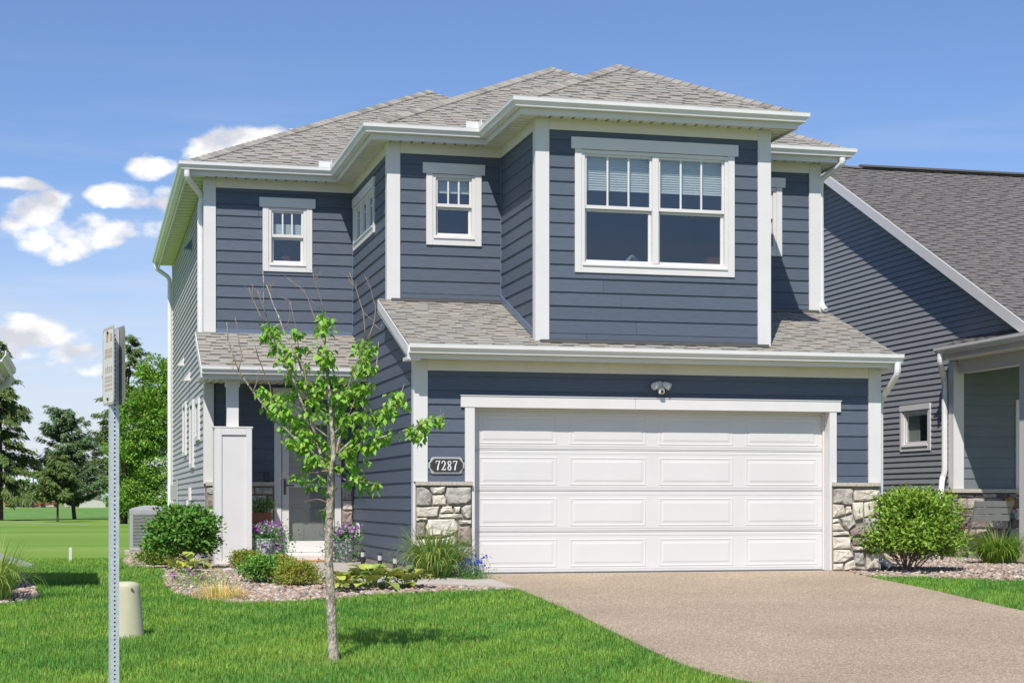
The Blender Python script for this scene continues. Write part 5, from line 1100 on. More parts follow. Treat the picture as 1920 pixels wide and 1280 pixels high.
# ------------------------------------------------------------ plants
def unit(a): return a / np.maximum(np.linalg.norm(a, axis=-1, keepdims=True), 1e-9)
def leaf_geo(P, A, Nn, L, Wd, bend=.18, fold=.12):
    """leaves with a folded midrib and drooping tip: 5 points, 4 triangles each"""
    A = unit(A); Sd = unit(np.cross(A, Nn)); Nn = np.cross(Sd, A); L = L[:, None]; Wd = Wd[:, None]; n = len(P)
    v0 = P; m = P + A * L * .5 + Nn * L * .03; l = P + A * L * .45 + Sd * Wd * .5 - Nn * Wd * fold; r = P + A * L * .45 - Sd * Wd * .5 - Nn * Wd * fold; t = P + A * L - Nn * L * bend
    V = np.stack([v0, l, m, r, t], 1).reshape(-1, 3); b = np.arange(n)[:, None, None] * 5
    F = (np.array([[0, 2, 1], [0, 3, 2], [1, 2, 4], [2, 3, 4]])[None] + b).reshape(-1, 3)
    return V, F
def leaf_mesh(name, P, A, Nn, L, Wd, m, parent, tint, bend=.18, kind=None):
    V, F = leaf_geo(P, A, Nn, L, Wd, bend); return numesh(name, V, F, m, parent, np.repeat(tint, 4, 0), kind=kind)
def tints(n, lo=.75, hi=1.25, warm=.12, seed=0):
    r = np.random.default_rng(seed); v = r.uniform(lo, hi, n); w_ = r.normal(0, warm, n); return np.stack([v * (1 + w_), v, v * (1 - w_ * .6)], 1)
def blade_geo(P, D, H, Wd, curve, seg=4, lean0=None):
    """arching strap leaves: P base, D horizontal unit direction, H length, curve = how far the tip bends over"""
    n = len(P); Sd = np.stack([-D[:, 1], D[:, 0], np.zeros(n)], 1); rows = []
    ts = np.linspace(0, 1, seg + 1); pos = P.copy(); prev = 0
    for i, t in enumerate(ts):
        ang = curve[:, None] * t * t * 1.0 + (.12 * t if lean0 is None else lean0[:, None]); 
        if i: pos = pos + (D * np.sin(ang) + np.array([0, 0, 1.0]) * np.cos(ang)) * (H[:, None] / seg)
        wdt = (Wd * (1 - t ** 2.2) * (.65 + .35 * min(1, t * 4)) + .0006)[:, None]
        rows.append(pos - Sd * wdt / 2); rows.append(pos + Sd * wdt / 2)
    V = np.stack(rows, 1).reshape(-1, 3); k = 2 * (seg + 1); b = np.arange(n)[:, None, None] * k
    F = (np.array([[2 * i, 2 * i + 1, 2 * i + 3, 2 * i + 2] for i in range(seg)])[None] + b).reshape(-1, 4); return V, F, seg
def blade_clump(name, c, n, h, spread, wd, m, parent, seed, curve=(.5, 2.0), base=.08, lo=.7, hi=1.3, warm=.12):
    r = np.random.default_rng(seed); a = r.uniform(0, 2 * np.pi, n); D = np.stack([np.cos(a), np.sin(a), np.zeros(n)], 1); P = np.array(c)[None] + D * (r.uniform(0, base, n))[:, None]
    cv = r.uniform(*curve, n) * spread; V, F, sg_ = blade_geo(P, D, r.uniform(.65, 1.1, n) * h, np.full(n, wd), cv, 6, r.uniform(.02, .62, n)); return numesh(name, V, F, m, parent, np.repeat(tints(n, lo, hi, warm, seed), sg_, 0))
def bush(name, label, cat, c, rx, ry, rz_, n, L, m, seed, stems=9, clump=.10, group=None, zc=None, stem_m='twig', lo=.6, hi=1.3, warm=.12, flat=.5, wr=.55, kdiv=26):
    """shrub: a fan of stems carrying clumps of leaves through an uneven dome"""
    r = np.random.default_rng(seed); o = thing(name, label, cat, c, group); c = np.array(c); zc = rz_ * .95 if zc is None else zc; cen = c + np.array([0, 0, zc])
    k = max(24, n // kdiv); d = unit(r.normal(size=(k, 3))); d[:, 2] = np.where(d[:, 2] < -.65, -d[:, 2], d[:, 2]); rad = r.uniform(.35, 1.0, k) ** .5 * r.uniform(.82, 1.12, k)
    C_ = cen + d * rad[:, None] * np.array([rx, ry, rz_]); C_[:, 2] = np.maximum(C_[:, 2], c[2] + .04)
    idx = r.integers(0, k, n); P = C_[idx] + r.normal(0, clump, (n, 3)) * np.array([1.15, 1.15, .6]); P[:, 2] = np.maximum(P[:, 2], c[2] + .02)
    out = unit(P - (cen - np.array([0, 0, rz_ * .4]))); A = unit(out + r.normal(0, .6, (n, 3))); Nn = unit(out * .6 + np.array([0, 0, flat]) + r.normal(0, .5, (n, 3)))
    leaf_mesh('foliage', P, A, Nn, r.uniform(.7, 1.2, n) * L, r.uniform(.8, 1.1, n) * L * wr, m, o, tints(n, lo, hi, warm, seed))
    s = MB()
    for i in range(stems):
        q_ = C_[r.integers(0, k)]; b0 = c + np.array([r.normal(0, .05), r.normal(0, .05), -.03]); mid = b0 * .5 + q_ * .5 + np.array([0, 0, .08]); s.tube([b0, mid, q_], [.011, .008, .004], 5)
    for i in range(0, k, 2):
        q_ = C_[i]; b0 = c * .6 + q_ * .4; s.tube([np.array([c[0], c[1], c[2] + .05]) * .7 + q_ * .3, b0 * .4 + q_ * .6, q_], [.006, .005, .002], 4)
    s.build('stems', stem_m, o); return o
def G(x, y): return (x, y, g(y))
bush('shrub', 'large dark green leafy shrub at the left corner of the blue house', 'shrub', G(-2.74, 2.85), .44, .40, .36, 8000, .07, 'leaf_dark', 11, zc=.48, kdiv=75, clump=.07, lo=.6, hi=1.5, warm=.10)
bush('shrub', 'large bright green shrub right of the garage door', 'shrub', G(6.80, .02), .74, .58, .52, 14500, .068, 'leaf_bush', 12, zc=.56, kdiv=75, clump=.085, stems=16, lo=.65, hi=1.35)
bush('boxwood', 'small round yellow-green boxwood nearest the white porch pillar', 'shrub', G(-1.92, 2.3), .21, .20, .14, 4000, .028, 'leaf_gold', 13, zc=.15, clump=.035, lo=.55, hi=1.1, warm=.2)
bush('boxwood', 'dark leafy small shrub at the front left of the boxwood row', 'shrub', G(-2.02, -.75), .20, .18, .16, 2400, .042, 'leaf_dark', 14, zc=.16, clump=.045, lo=.8, hi=1.7, warm=.2)
bush('boxwood', 'golden-tipped boxwood in the middle of the row by the walkway', 'shrub', G(-1.72, .35), .26, .22, .13, 4600, .028, 'leaf_gold', 15, zc=.14, clump=.035, lo=.6, hi=1.2, warm=.28)
bush('boxwood', 'low spreading boxwood nearest the tree trunk', 'shrub', G(-1.62, -1.15), .26, .22, .14, 4300, .028, 'leaf_gold', 16, zc=.15, clump=.035, lo=.55, hi=1.15, warm=.22)
bush('shrub', 'low yellow-green shrub under the left corner shrub beside the air conditioner', 'shrub', G(-3.02, 4.2), .30, .26, .18, 2600, .04, 'leaf_bush', 17, zc=.14, clump=.05, lo=.5, hi=1.1)
# daylily clumps, ornamental grasses
def clump_thing(name, label, cat, c, n, h, wd, m, seed, **k):
    o = thing(name, label, cat, c); blade_clump('leaves', c, n, h, k.pop('spread', 1.0), wd, m, o, seed, **k); return o
clump_thing('daylily', 'arching green daylily clump in front of the left stone pier', 'plant', G(.18, -.36), 620, .78, .019, 'blade', 31, base=.20, curve=(.3, 2.3), warm=.18)
clump_thing('ornamental_grass', 'bright green arching grass clump in front of the neighbour porch', 'plant', G(9.28, 1.95), 620, .70, .019, 'leaf_bush', 32, base=.26, curve=(.6, 2.7), lo=.6, hi=1.1)
clump_thing('ornamental_grass', 'long-leaved grass clump at the left edge of the photo', 'plant', G(-4.98, -2.35), 320, .80, .016, 'blade', 33, base=.2, curve=(.5, 2.4), lo=.8, hi=1.4)
clump_thing('straw_grass', 'dry straw-yellow grass tuft at the front of the gravel bed', 'plant', G(-2.62, -2.58), 420, .24, .007, 'straw', 34, base=.30, curve=(.2, 2.0))
# hostas
def hosta(label, c, n, L, seed, R_=.16):
    o = thing('hosta', label, 'plant', c, 'hosta clumps beside the walkway'); r = np.random.default_rng(seed); V_, F_, T_ = [], [], []
    for i in range(n):
        a = r.uniform(0, 6.28); rad = r.uniform(.1, 1) * R_; lift = r.uniform(.5, 1.3) * (1 - rad / R_ * .6); b0 = np.array([c[0] + math.cos(a) * rad * .3, c[1] + math.sin(a) * rad * .3, c[2]])
        d = np.array([math.cos(a), math.sin(a), 0]); p = b0 + d * rad + np.array([0, 0, .03 + .20 * lift]); l = L * r.uniform(.75, 1.15); sd = np.array([-d[1], d[0], 0]); up = np.array([0, 0, 1.0]); tilt = r.uniform(-.35, 1.0)
        ax_ = d * math.cos(tilt) + up * math.sin(tilt) * .9; nn = np.cross(sd, ax_) * -1; 
        if nn[2] < 0: nn = -nn
        base = sum(len(x) for x in V_); rows = []; ts = [0, .15, .35, .6, .82, 1.0]; wds = [.02, .6, .95, .85, .5, .02]
        for t, wq in zip(ts, wds):
            cen_ = p + ax_ * l * t + nn * (l * (.18 * t - .42 * t * t)); ww = l * .42 * wq; rows += [cen_ - sd * ww + nn * ww * .25, cen_, cen_ + sd * ww + nn * ww * .25]
        V_.append(np.array(rows)); fs = []
        for j in range(5): fs += [[base + j * 3, base + j * 3 + 1, base + j * 3 + 4, base + j * 3 + 3], [base + j * 3 + 1, base + j * 3 + 2, base + j * 3 + 5, base + j * 3 + 4]]
        F_ += fs; v = r.uniform(.45, 1.2); w_ = r.normal(0.03, .12); T_ += [[v * (1 + w_), v, v * (1 - w_)]] * 10
        st2 = MB()
    numesh('leaves', np.concatenate(V_), np.array(F_), 'hosta', o, np.array(T_), smooth=True)
    s = MB()
    for vv in V_[::2]: s.tube([(c[0], c[1], c[2] - .01), tuple(vv[1])], [.006, .004], 4)
    s.build('stalks', 'blade_stalk', o); return o
mat('blade_stalk', (.16, .24, .06), .6)
hosta('biggest hosta clump, yellow-green, right of the tree trunk', G(-.86, -1.62), 80, .17, 41, .34); hosta('hosta clump partly hidden behind the young tree trunk', G(-1.28, -1.95), 28, .135, 42, .18); hosta('smaller hosta clump at the right end of the hosta row', G(-.44, -1.70), 40, .135, 43, .2)
hosta('dark round-leaved hosta under the left corner shrub', G(-2.78, 1.55), 34, .17, 44, .2)
def flowers(parent, name, C_, rad, n, cols, size, seed, zmin=-9):
    r = np.random.default_rng(seed); P = np.array(C_)[None] + r.normal(0, 1, (n, 3)) * np.array(rad); P[:, 2] = np.maximum(P[:, 2], zmin); V_, F_, T_ = [], [], []; b = 0
    for p in P:
        d = unit(r.normal(size=3) + np.array([0, -1.0, .7])); s1 = unit(np.cross(d, [0, 0, 1.0])); s2 = np.cross(d, s1); col = cols[r.integers(len(cols))]; k = 5; s = size * r.uniform(.7, 1.2)
        vs = [p] + [p + (s1 * math.cos(j * 2 * math.pi / 10) + s2 * math.sin(j * 2 * math.pi / 10)) * s * (1 if j % 2 == 0 else .6) + d * s * .3 for j in range(10)]
        V_ += vs; F_ += [[b, b + 1 + j, b + 1 + (j + 1) % 10] for j in range(10)]; T_ += [col] * 10; b += 11
    return numesh(name, np.array(V_), np.array(F_), 'petal', parent, np.array(T_))
PUR = [(.30, .07, .38), (.42, .14, .50), (.55, .30, .58), (.22, .05, .30), (.62, .45, .62)]; BLU = [(.05, .09, .55), (.08, .14, .65), (.04, .06, .40)]
def planter(x, y, z0, label, seed, hgt, spill):
    o = thing('flower_planter', label, 'planter', (x, y, z0)); q = MB(); q.lathe([(.12, z0), (.13, z0 + .02), (.165, z0 + hgt), (.175, z0 + hgt), (.175, z0 + hgt + .02), (.15, z0 + hgt + .02), (.145, z0 + hgt - .02)], (x, y, 0), 22); q.build('pot', 'planter', o, smooth=False)
    r = np.random.default_rng(seed); n = 1600; P = np.array([x, y, z0 + hgt + .10]) + r.normal(0, 1, (n, 3)) * np.array([.12, .10, .075]); sp_ = r.random(n) < .45; P[sp_] += np.stack([r.uniform(-.02, .22, sp_.sum()) * spill, r.uniform(-.2, .0, sp_.sum()), r.uniform(-.34, 0, sp_.sum())], 1)
    P[:, 2] = np.maximum(P[:, 2], z0 + .03); A = unit(r.normal(size=(n, 3))); leaf_mesh('foliage', P, A, unit(r.normal(0, .6, (n, 3)) + np.array([0, -.3, .8])), r.uniform(.025, .045, n), r.uniform(.018, .028, n), 'leaf_dark', o, tints(n, .7, 1.6, .1, seed) * np.array([.8, 1, 1.5]))
    flowers(o, 'blossoms', (x, y - .05, z0 + hgt + .15), (.13, .09, .06), 130, PUR, .027, seed); flowers(o, 'trailing_blossoms', (x + .10 * spill, y - .14, z0 + hgt * .65), (.12, .05, .12), 110, PUR, .024, seed + 1, z0 + .05)
pc0 = onY(490, 1040, 4.25); pc1 = onY(664, 1045, 4.35)
planter(pc0.x + .06, 4.2, .02, 'pale blue flower planter with purple flowers left of the front door', 51, .34, 1.0); planter(-.30, 4.2, .02, 'flower planter smothered in purple flowers right of the front door', 52, .30, -.5)
o_ = thing('stand_planter', 'terracotta planter box of dark greenery on the metal plant stand', 'planter', (sx0, 4.79, .59)); q = MB(); q.box(sx0 - .15, sx0 + .15, 4.69, 4.9, .592, .76); q.build('box', 'terracotta', o_, bevel=.008)
r = np.random.default_rng(3); n = 420; P = np.array([sx0 + .01, 4.78, .84]) + r.normal(0, 1, (n, 3)) * np.array([.10, .07, .06]); leaf_mesh('foliage', P, unit(r.normal(size=(n, 3)) + np.array([0, 0, .8])), unit(r.normal(size=(n, 3))), r.uniform(.04, .07, n), r.uniform(.015, .025, n), 'leaf_dark', o_, tints(n, .7, 1.3, .1, 3)); flowers(o_, 'blossoms', (sx0 - .02, 4.75, .95), (.09, .05, .03), 14, PUR[:1] + PUR[3:4], .014, 9)
bl = thing('blue_flowers', 'low plant with vivid blue flowers beside the daylily', 'plant', G(.60, -.72)); n = 1100; r = np.random.default_rng(8); P = np.array(G(.58, -.72)) + np.abs(r.normal(0, 1, (n, 3))) * np.array([1, 1, .12]) * np.array([r.choice([-1, 1], n) * .11, r.choice([-1, 1], n) * .09, np.ones(n)]).T
leaf_mesh('foliage', P, unit(r.normal(size=(n, 3)) + np.array([0, 0, 1.0])), unit(r.normal(size=(n, 3))), r.uniform(.03, .055, n), r.uniform(.005, .009, n), 'leaf_bush', bl, tints(n, .5, 1.0, .05, 8) * np.array([.7, 1, 1.6])); flowers(bl, 'blossoms', (.62, -.76, .20), (.085, .05, .045), 60, BLU, .02, 10)
yl = thing('lime_plant', 'low lime-yellow leafy plant in front of the daylily', 'plant', G(.02, -.52)); n = 420; P = np.array(G(.02, -.52)) + np.abs(r.normal(0, 1, (n, 3))) * np.array([1, 1, .10]) * np.array([r.choice([-1, 1], n) * .13, r.choice([-1, 1], n) * .07, np.ones(n)]).T; leaf_mesh('foliage', P, unit(r.normal(size=(n, 3)) + np.array([0, 0, .3])), unit(r.normal(0, .5, (n, 3)) + np.array([0, 0, 1])), r.uniform(.03, .05, n), r.uniform(.02, .035, n), 'hosta', yl, tints(n, .6, 1.2, .15, 2))
pf = thing('purple_flowers', 'straggly plant with small purple flowers at the front left of the bed', 'plant', G(-2.78, -.9)); n = 900; P = np.array(G(-2.78, -.9)) + np.abs(r.normal(0, 1, (n, 3))) * np.array([1, 1, .12]) * np.array([r.choice([-1, 1], n) * .20, r.choice([-1, 1], n) * .5, np.ones(n)]).T
leaf_mesh('foliage', P, unit(r.normal(size=(n, 3)) + np.array([0, 0, 1.0])), unit(r.normal(size=(n, 3))), r.uniform(.03, .06, n), r.uniform(.008, .014, n), 'blade', pf, tints(n, .7, 1.4, .3, 5))
for i, (u, v) in enumerate(((325, 1077), (329, 1084), (350, 1074), (362, 1074), (369, 1062), (348, 1092), (377, 1085), (392, 1094), (399, 1091), (353, 1068))):
    p_ = atD(u, v, 20.2 + .25 * (i % 3)); flowers(pf, 'blossom', p_, (.012, .01, .012), 5, PUR[:2] + PUR[3:4], .024, 60 + i)
gs_ = thing('granite_rock', 'pale rock on the gravel in front of the white porch pillar', 'rock', gp(429, 1076)); q = MB(); c_ = gp(429, 1076); q.lathe([(.05, c_.z), (.085, c_.z + .02), (.075, c_.z + .06), (.03, c_.z + .085), (0, c_.z + .088)], (c_.x, c_.y, 0), 9); q.v = [(x + random.uniform(-.008, .008), y + random.uniform(-.008, .008), z) for x, y, z in q.v]; q.build('rock_body', 'cap', gs_)
vr = thing('red_shrub', 'spindly dark red shrub against the neighbour stone wall', 'shrub', G(9.95, 4.3)); q = MB(); r = np.random.default_rng(71); LPn = []
for i in range(5):
    b0 = np.array([9.95 + r.normal(0, .02), 4.3, -.03]); t_ = b0 + np.array([r.normal(0, .07), r.normal(0, .06), r.uniform(.6, .98)]); q.tube([b0, (b0 + t_) / 2 + r.normal(0, .02, 3), t_], [.008, .006, .002], 4); LPn += [b0 + (t_ - b0) * s + r.normal(0, .03, 3) for s in r.uniform(.35, 1, 26)]
q.build('stems', 'twig', vr); LPn = np.array(LPn); n = len(LPn); leaf_mesh('foliage', LPn, unit(r.normal(size=(n, 3))), unit(r.normal(size=(n, 3))), np.full(n, .045), np.full(n, .03), 'petal', vr, tints(n, .7, 1.2, .1, 7) * np.array([.16, .035, .04]))

# ------------------------------------------------------------ the young street tree
tb = gp(626, 1241); TD = (tb.x - CX) * SN + (tb.y - CY) * CS
tree = thing('young_tree', 'slender young tree with sparse bright green leaves and bare twigs on the front lawn', 'tree', tb)
def tz(x, y, off=0): return atD(420 + x / 2.782, 500 + y / 2.782, TD + off)
tr = random.Random(5)
q = MB(); tp = [atD(u, v, TD) for u, v in ((627, 1246), (626, 1236), (622, 1190), (620, 1120), (617, 1050), (617, 1000), (618, 960), (620, 925), (621, 888), (626, 850), (622, 800), (619, 752), (614, 701), (610, 644), (608, 600))]
rads = [.056, .045, .039, .037, .034, .032, .031, .030, .021, .019, .016, .013, .010, .007, .004]
pts, rr_ = [], []
for i in range(len(tp) - 1):
    for k in range(4):
        t = k / 4; j = tr.uniform(-.002, .002); pts.append(tp[i] * (1 - t) + tp[i + 1] * t + Vector((j, tr.uniform(-.002, .002), 0))); rr_.append((rads[i] * (1 - t) + rads[i + 1] * t) * tr.uniform(.95, 1.07))
q.tube(pts, rr_, 14); q.build('trunk', 'bark', tree, smooth=True)
BR = [  # branch polylines traced from the photograph, start radius, depth drift, kind
 ([(548, 1085), (480, 985), (375, 900), (250, 790), (150, 650), (75, 540), (20, 380), (14, 290)], .013, -.35, 1), ([(150, 655), (172, 600), (185, 525)], .004, -.35, 0), ([(75, 545), (95, 470), (75, 370), (58, 265)], .004, -.3, 0), ([(255, 790), (240, 620), (182, 480), (160, 400)], .005, -.2, 0), ([(100, 580), (50, 540), (38, 480)], .003, -.3, 0),
 ([(530, 1085), (470, 850), (440, 700), (400, 520), (378, 470), (310, 330), (250, 180), (222, 95)], .013, .25, 2), ([(250, 190), (240, 130), (243, 90)], .003, .25, 0), ([(310, 330), (345, 270), (340, 175), (320, 170)], .003, .25, 0),
 ([(500, 930), (420, 740), (350, 560), (290, 430), (230, 300), (205, 190), (202, 0)], .011, -.2, 2), ([(212, 300), (160, 190), (130, 110)], .004, -.2, 0), ([(150, 170), (150, 120), (145, 90)], .002, -.2, 0), ([(222, 260), (190, 170), (175, 120)], .003, -.2, 0),
 ([(440, 690), (420, 540), (390, 430), (380, 330), (345, 180)], .006, .1, 2), ([(530, 410), (490, 300), (440, 170), (400, 110), (330, 55)], .005, .0, 0), ([(525, 240), (490, 130), (462, 20)], .003, .05, 0), ([(478, 70), (490, 50), (505, 25)], .002, .05, 0), ([(500, 220), (450, 170)], .002, .05, 0),
 ([(572, 1010), (600, 900), (650, 790), (735, 700), (775, 600), (800, 480), (806, 390)], .011, .3, 2), ([(560, 760), (620, 680), (680, 540), (722, 420), (740, 380)], .008, -.25, 2), ([(738, 380), (725, 230), (690, 120), (650, 60), (640, 45)], .004, -.25, 0), ([(690, 130), (655, 30)], .002, -.25, 0), ([(742, 390), (780, 300), (790, 200), (765, 110), (735, 50)], .004, -.2, 0), ([(785, 300), (820, 330), (825, 300)], .002, -.2, 0), ([(790, 290), (730, 240)], .0015, -.2, 0),
 ([(580, 985), (700, 870), (790, 800), (870, 725), (915, 675), (940, 612)], .010, .35, 2), ([(600, 1000), (735, 905), (860, 880), (1000, 832), (1080, 800), (1150, 765)], .010, -.35, 2), ([(1135, 770), (1130, 745)], .0015, -.35, 0), ([(590, 1075), (640, 1115), (720, 1120), (800, 1132), (820, 1130)], .005, -.2, 2), ([(605, 1050), (690, 1040), (765, 1028)], .004, .15, 0),
 ([(560, 1065), (480, 1072), (400, 1078), (350, 1095), (285, 1106)], .006, -.25, 2), ([(310, 1105), (300, 1080), (330, 1070)], .0015, -.25, 0), ([(550, 1190), (510, 1150), (470, 1140)], .004, .1, 2), ([(548, 1230), (500, 1215), (435, 1230)], .006, -.1, 0), ([(548, 1225), (490, 1212), (440, 1218)], .005, -.12, 0), ([(545, 1250), (515, 1270), (495, 1275)], .003, -.1, 2), ([(560, 880), (640, 800), (700, 660), (740, 620)], .007, .1, 2), ([(555, 900), (480, 840), (460, 790)], .007, -.1, 2), ([(560, 930), (640, 980), (740, 950), (790, 930)], .006, .2, 2)]
LPs = []; nb = 0
for pl, r0, drift, kind in BR:
    k = len(pl); L_ = []; P_ = []
    for i, (x, y) in enumerate(pl): P_.append(tz(x, y, drift * (i / max(1, k - 1)) if r0 > .0045 else drift))
    pp = [P_[0]]
    for a, c in zip(P_[:-1], P_[1:]):
        for s in (.5, 1): pp.append(a * (1 - s) + c * s + (Vector((tr.uniform(-1, 1), tr.uniform(-1, 1), tr.uniform(-1, 1))) * .006 if s < 1 else Vector()))
    n = len(pp); q = MB(); q.tube(pp, [max(.0022, r0 * (1.35 if r0 < .0055 else 1.0) * (1 - .75 * i / (n - 1))) for i in range(n)], 6); q.build('branch' if r0 > .0045 else 'twig', 'bark' if r0 > .006 else 'twig', tree, smooth=True)
    if kind == 0 and r0 > .0025:      # side twiglets on the bare tips
        for _ in range(4):
            i = tr.randrange(n // 2, n - 1); a = pp[i]; d_ = (pp[i + 1] - pp[i]).normalized() + Vector((tr.uniform(-1, 1), tr.uniform(-.6, .6), tr.uniform(-.2, .6))) * .7; q = MB(); q.tube([a, a + d_ * tr.uniform(.03, .07)], [.0016, .0009], 4); q.build('twig', 'twig', tree)
CL = [(230, 320, 40), (265, 330, 40), (225, 370, 35), (280, 400, 40), (270, 440, 35), (300, 470, 40), (330, 500, 42), (350, 450, 30), (370, 340, 38), (395, 350, 25), (405, 425, 38), (425, 520, 38), (340, 570, 34), (385, 610, 42), (430, 620, 42), (370, 660, 40), (525, 265, 42), (535, 310, 42), (510, 320, 36), (520, 430, 46), (550, 470, 42), (505, 470, 38), (545, 510, 36), (510, 580, 38), (590, 575, 44), (560, 590, 30), (735, 400, 46), (700, 430, 40), (770, 430, 42), (740, 470, 42), (715, 530, 44), (755, 520, 40), (690, 545, 30), (195, 645, 38), (240, 690, 42), (300, 695, 42), (255, 740, 42), (330, 740, 42), (290, 770, 40), (350, 790, 42), (400, 820, 42), (440, 760, 42), (480, 650, 44), (520, 640, 38), (460, 700, 42), (610, 660, 42), (650, 640, 40), (690, 630, 46), (740, 630, 44), (720, 690, 42), (640, 700, 36), (500, 760, 42), (560, 790, 42), (600, 770, 42), (640, 790, 42), (610, 850, 42), (680, 780, 42), (730, 770, 42), (790, 770, 44), (820, 800, 38), (840, 750, 40), (880, 700, 42), (925, 690, 42), (880, 750, 38), (900, 660, 26), (370, 910, 42), (340, 905, 30), (420, 920, 42), (400, 950, 36), (470, 900, 42), (520, 910, 40), (480, 990, 42), (530, 980, 42), (450, 1010, 36), (430, 1040, 34), (560, 1030, 40), (590, 1040, 34), (640, 970, 42), (690, 940, 42), (740, 950, 44), (770, 930, 40), (690, 880, 42), (800, 870, 42), (840, 890, 34), (740, 860, 36), (985, 860, 40), (1020, 880, 36), (960, 840, 30), (1040, 810, 40), (1080, 790, 38), (1120, 790, 36), (1050, 840, 34), (870, 865, 24), (370, 1090, 34), (400, 1070, 24), (450, 1130, 34), (500, 1100, 28), (530, 1160, 36), (560, 1150, 30), (650, 1115, 36), (690, 1100, 32), (740, 1110, 40), (725, 1150, 30), (795, 1130, 34), (520, 1270, 30), (680, 1050, 34), (660, 1020, 30), (755, 1020, 14), (600, 930, 40), (560, 700, 36), (590, 720, 34), (430, 860, 42), (370, 860, 40), (310, 830, 34)]
r = np.random.default_rng(77); P_, A_, N_, Ls = [], [], [], []
for x, y, s in CL:
    nlf = max(5, int(25 * (s / 40) ** 2)); off = r.normal(0, .22); c_ = np.array(tz(x, y, off))
    for k in range(nlf):
        th = r.uniform(0, 6.283); d = np.array([math.cos(th), math.sin(th), 0]); p = c_ + np.array([r.normal(0, 1), r.normal(0, 1), r.normal(0, .9)]) * s / 2.782 / (FPX / TD) * .46
        droop = r.uniform(.15, 1.1); a = d * math.cos(droop) + np.array([0, 0, -math.sin(droop)]); nn = d * math.sin(droop) + np.array([0, 0, math.cos(droop)]) + r.normal(0, .25, 3)
        P_.append(p); A_.append(a); N_.append(nn); Ls.append(r.uniform(.046, .078))
P_, A_, N_, Ls = map(np.array, (P_, A_, N_, Ls)); leaf_mesh('foliage', P_, A_, N_, Ls, Ls * .56, 'leaf', tree, tints(len(P_), .68, 1.2, .10, 9), bend=.25)
q = MB()     # short leaf spurs that tie the clusters to the wood
for x, y, s in CL:
    a = tz(x, y, 0); q.tube([a + Vector((0, 0, -.03)), a + Vector((.01, 0, .03))], [.0022, .0012], 4)
q.build('leaf_spurs', 'twig', tree, kind='stuff')

# ------------------------------------------------------------ distant trees and farm
def conifer(label, u, v, d, height, half, seed, m='needle', low=.06, droop=.25, n_whorl=26, dens=1.0, irregular=.3, lean=0.0, group='conifers beyond the fairway', apex=1.2, fine=1.0):
    r = np.random.default_rng(seed); b0 = atD(u, v, d); b0.z = g(b0.y); o = thing('conifer_tree', label, 'tree', b0, group); H = height
    q = MB(); q.tube([(b0.x, b0.y, b0.z - .1), (b0.x + lean * .4, b0.y, b0.z + H * .5), (b0.x + lean, b0.y, b0.z + H * .97)], [.035 * H * .55, .02 * H * .55, .01], 8); q.build('trunk', 'bark_far', o)
    V_, D_, S_, T_ = [], [], [], []; limb = MB(); nbr = int(n_whorl * 5.2)
    for i in range(nbr):
        t = low + (1 - low) * (i + r.random()) / nbr; z = H * t; ang = r.uniform(0, 6.283); Lb = half * max(.05, (1 - t)) ** (1 / apex) * r.uniform(1 - irregular, 1 + irregular * .6) + .12; p0 = np.array([b0.x + lean * t, b0.y, b0.z + z]); dh = np.array([math.cos(ang), math.sin(ang), 0])
        k = max(5, int(Lb * 17 * dens)); s = r.uniform(.12, 1, k); dz_ = (.22 * s - droop * 1.6 * s * s + .12 * s ** 3) * Lb; pt_ = p0 + dh * (s * Lb)[:, None] + np.stack([np.zeros(k)] * 2 + [dz_], 1)
        limb.tube([p0, p0 + dh * Lb * .5 + np.array([0, 0, (.11 - droop * .4) * Lb]), p0 + dh * Lb * .92 + np.array([0, 0, (.2 - droop * 1.3) * Lb])], [.022, .014, .004], 4, cap=False)
        sd = np.array([-dh[1], dh[0], 0]); rep = 9
        for _ in range(rep):
            pos = pt_ + r.normal(0, .045, (k, 3)) * (1 + Lb * .25); dirs = unit(dh * 1.0 + sd * r.normal(0, .75, (k, 1)) + np.array([0, 0, -.30 - droop]) + r.normal(0, .18, (k, 3))); V_.append(pos); D_.append(dirs); S_.append(r.uniform(.13, .30, k) * fine)
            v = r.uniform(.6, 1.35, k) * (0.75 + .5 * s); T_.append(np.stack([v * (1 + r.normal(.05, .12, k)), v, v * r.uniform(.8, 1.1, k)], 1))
    limb.build('limbs', 'bark_far', o); P = np.concatenate(V_); D = np.concatenate(D_); S = np.concatenate(S_); T = np.concatenate(T_); n = len(P)
    leaf_mesh('crown', P, D, unit(r.normal(0, .5, (n, 3)) + np.array([0, 0, 1])), S, S * .24, m, o, T, bend=.25); return o
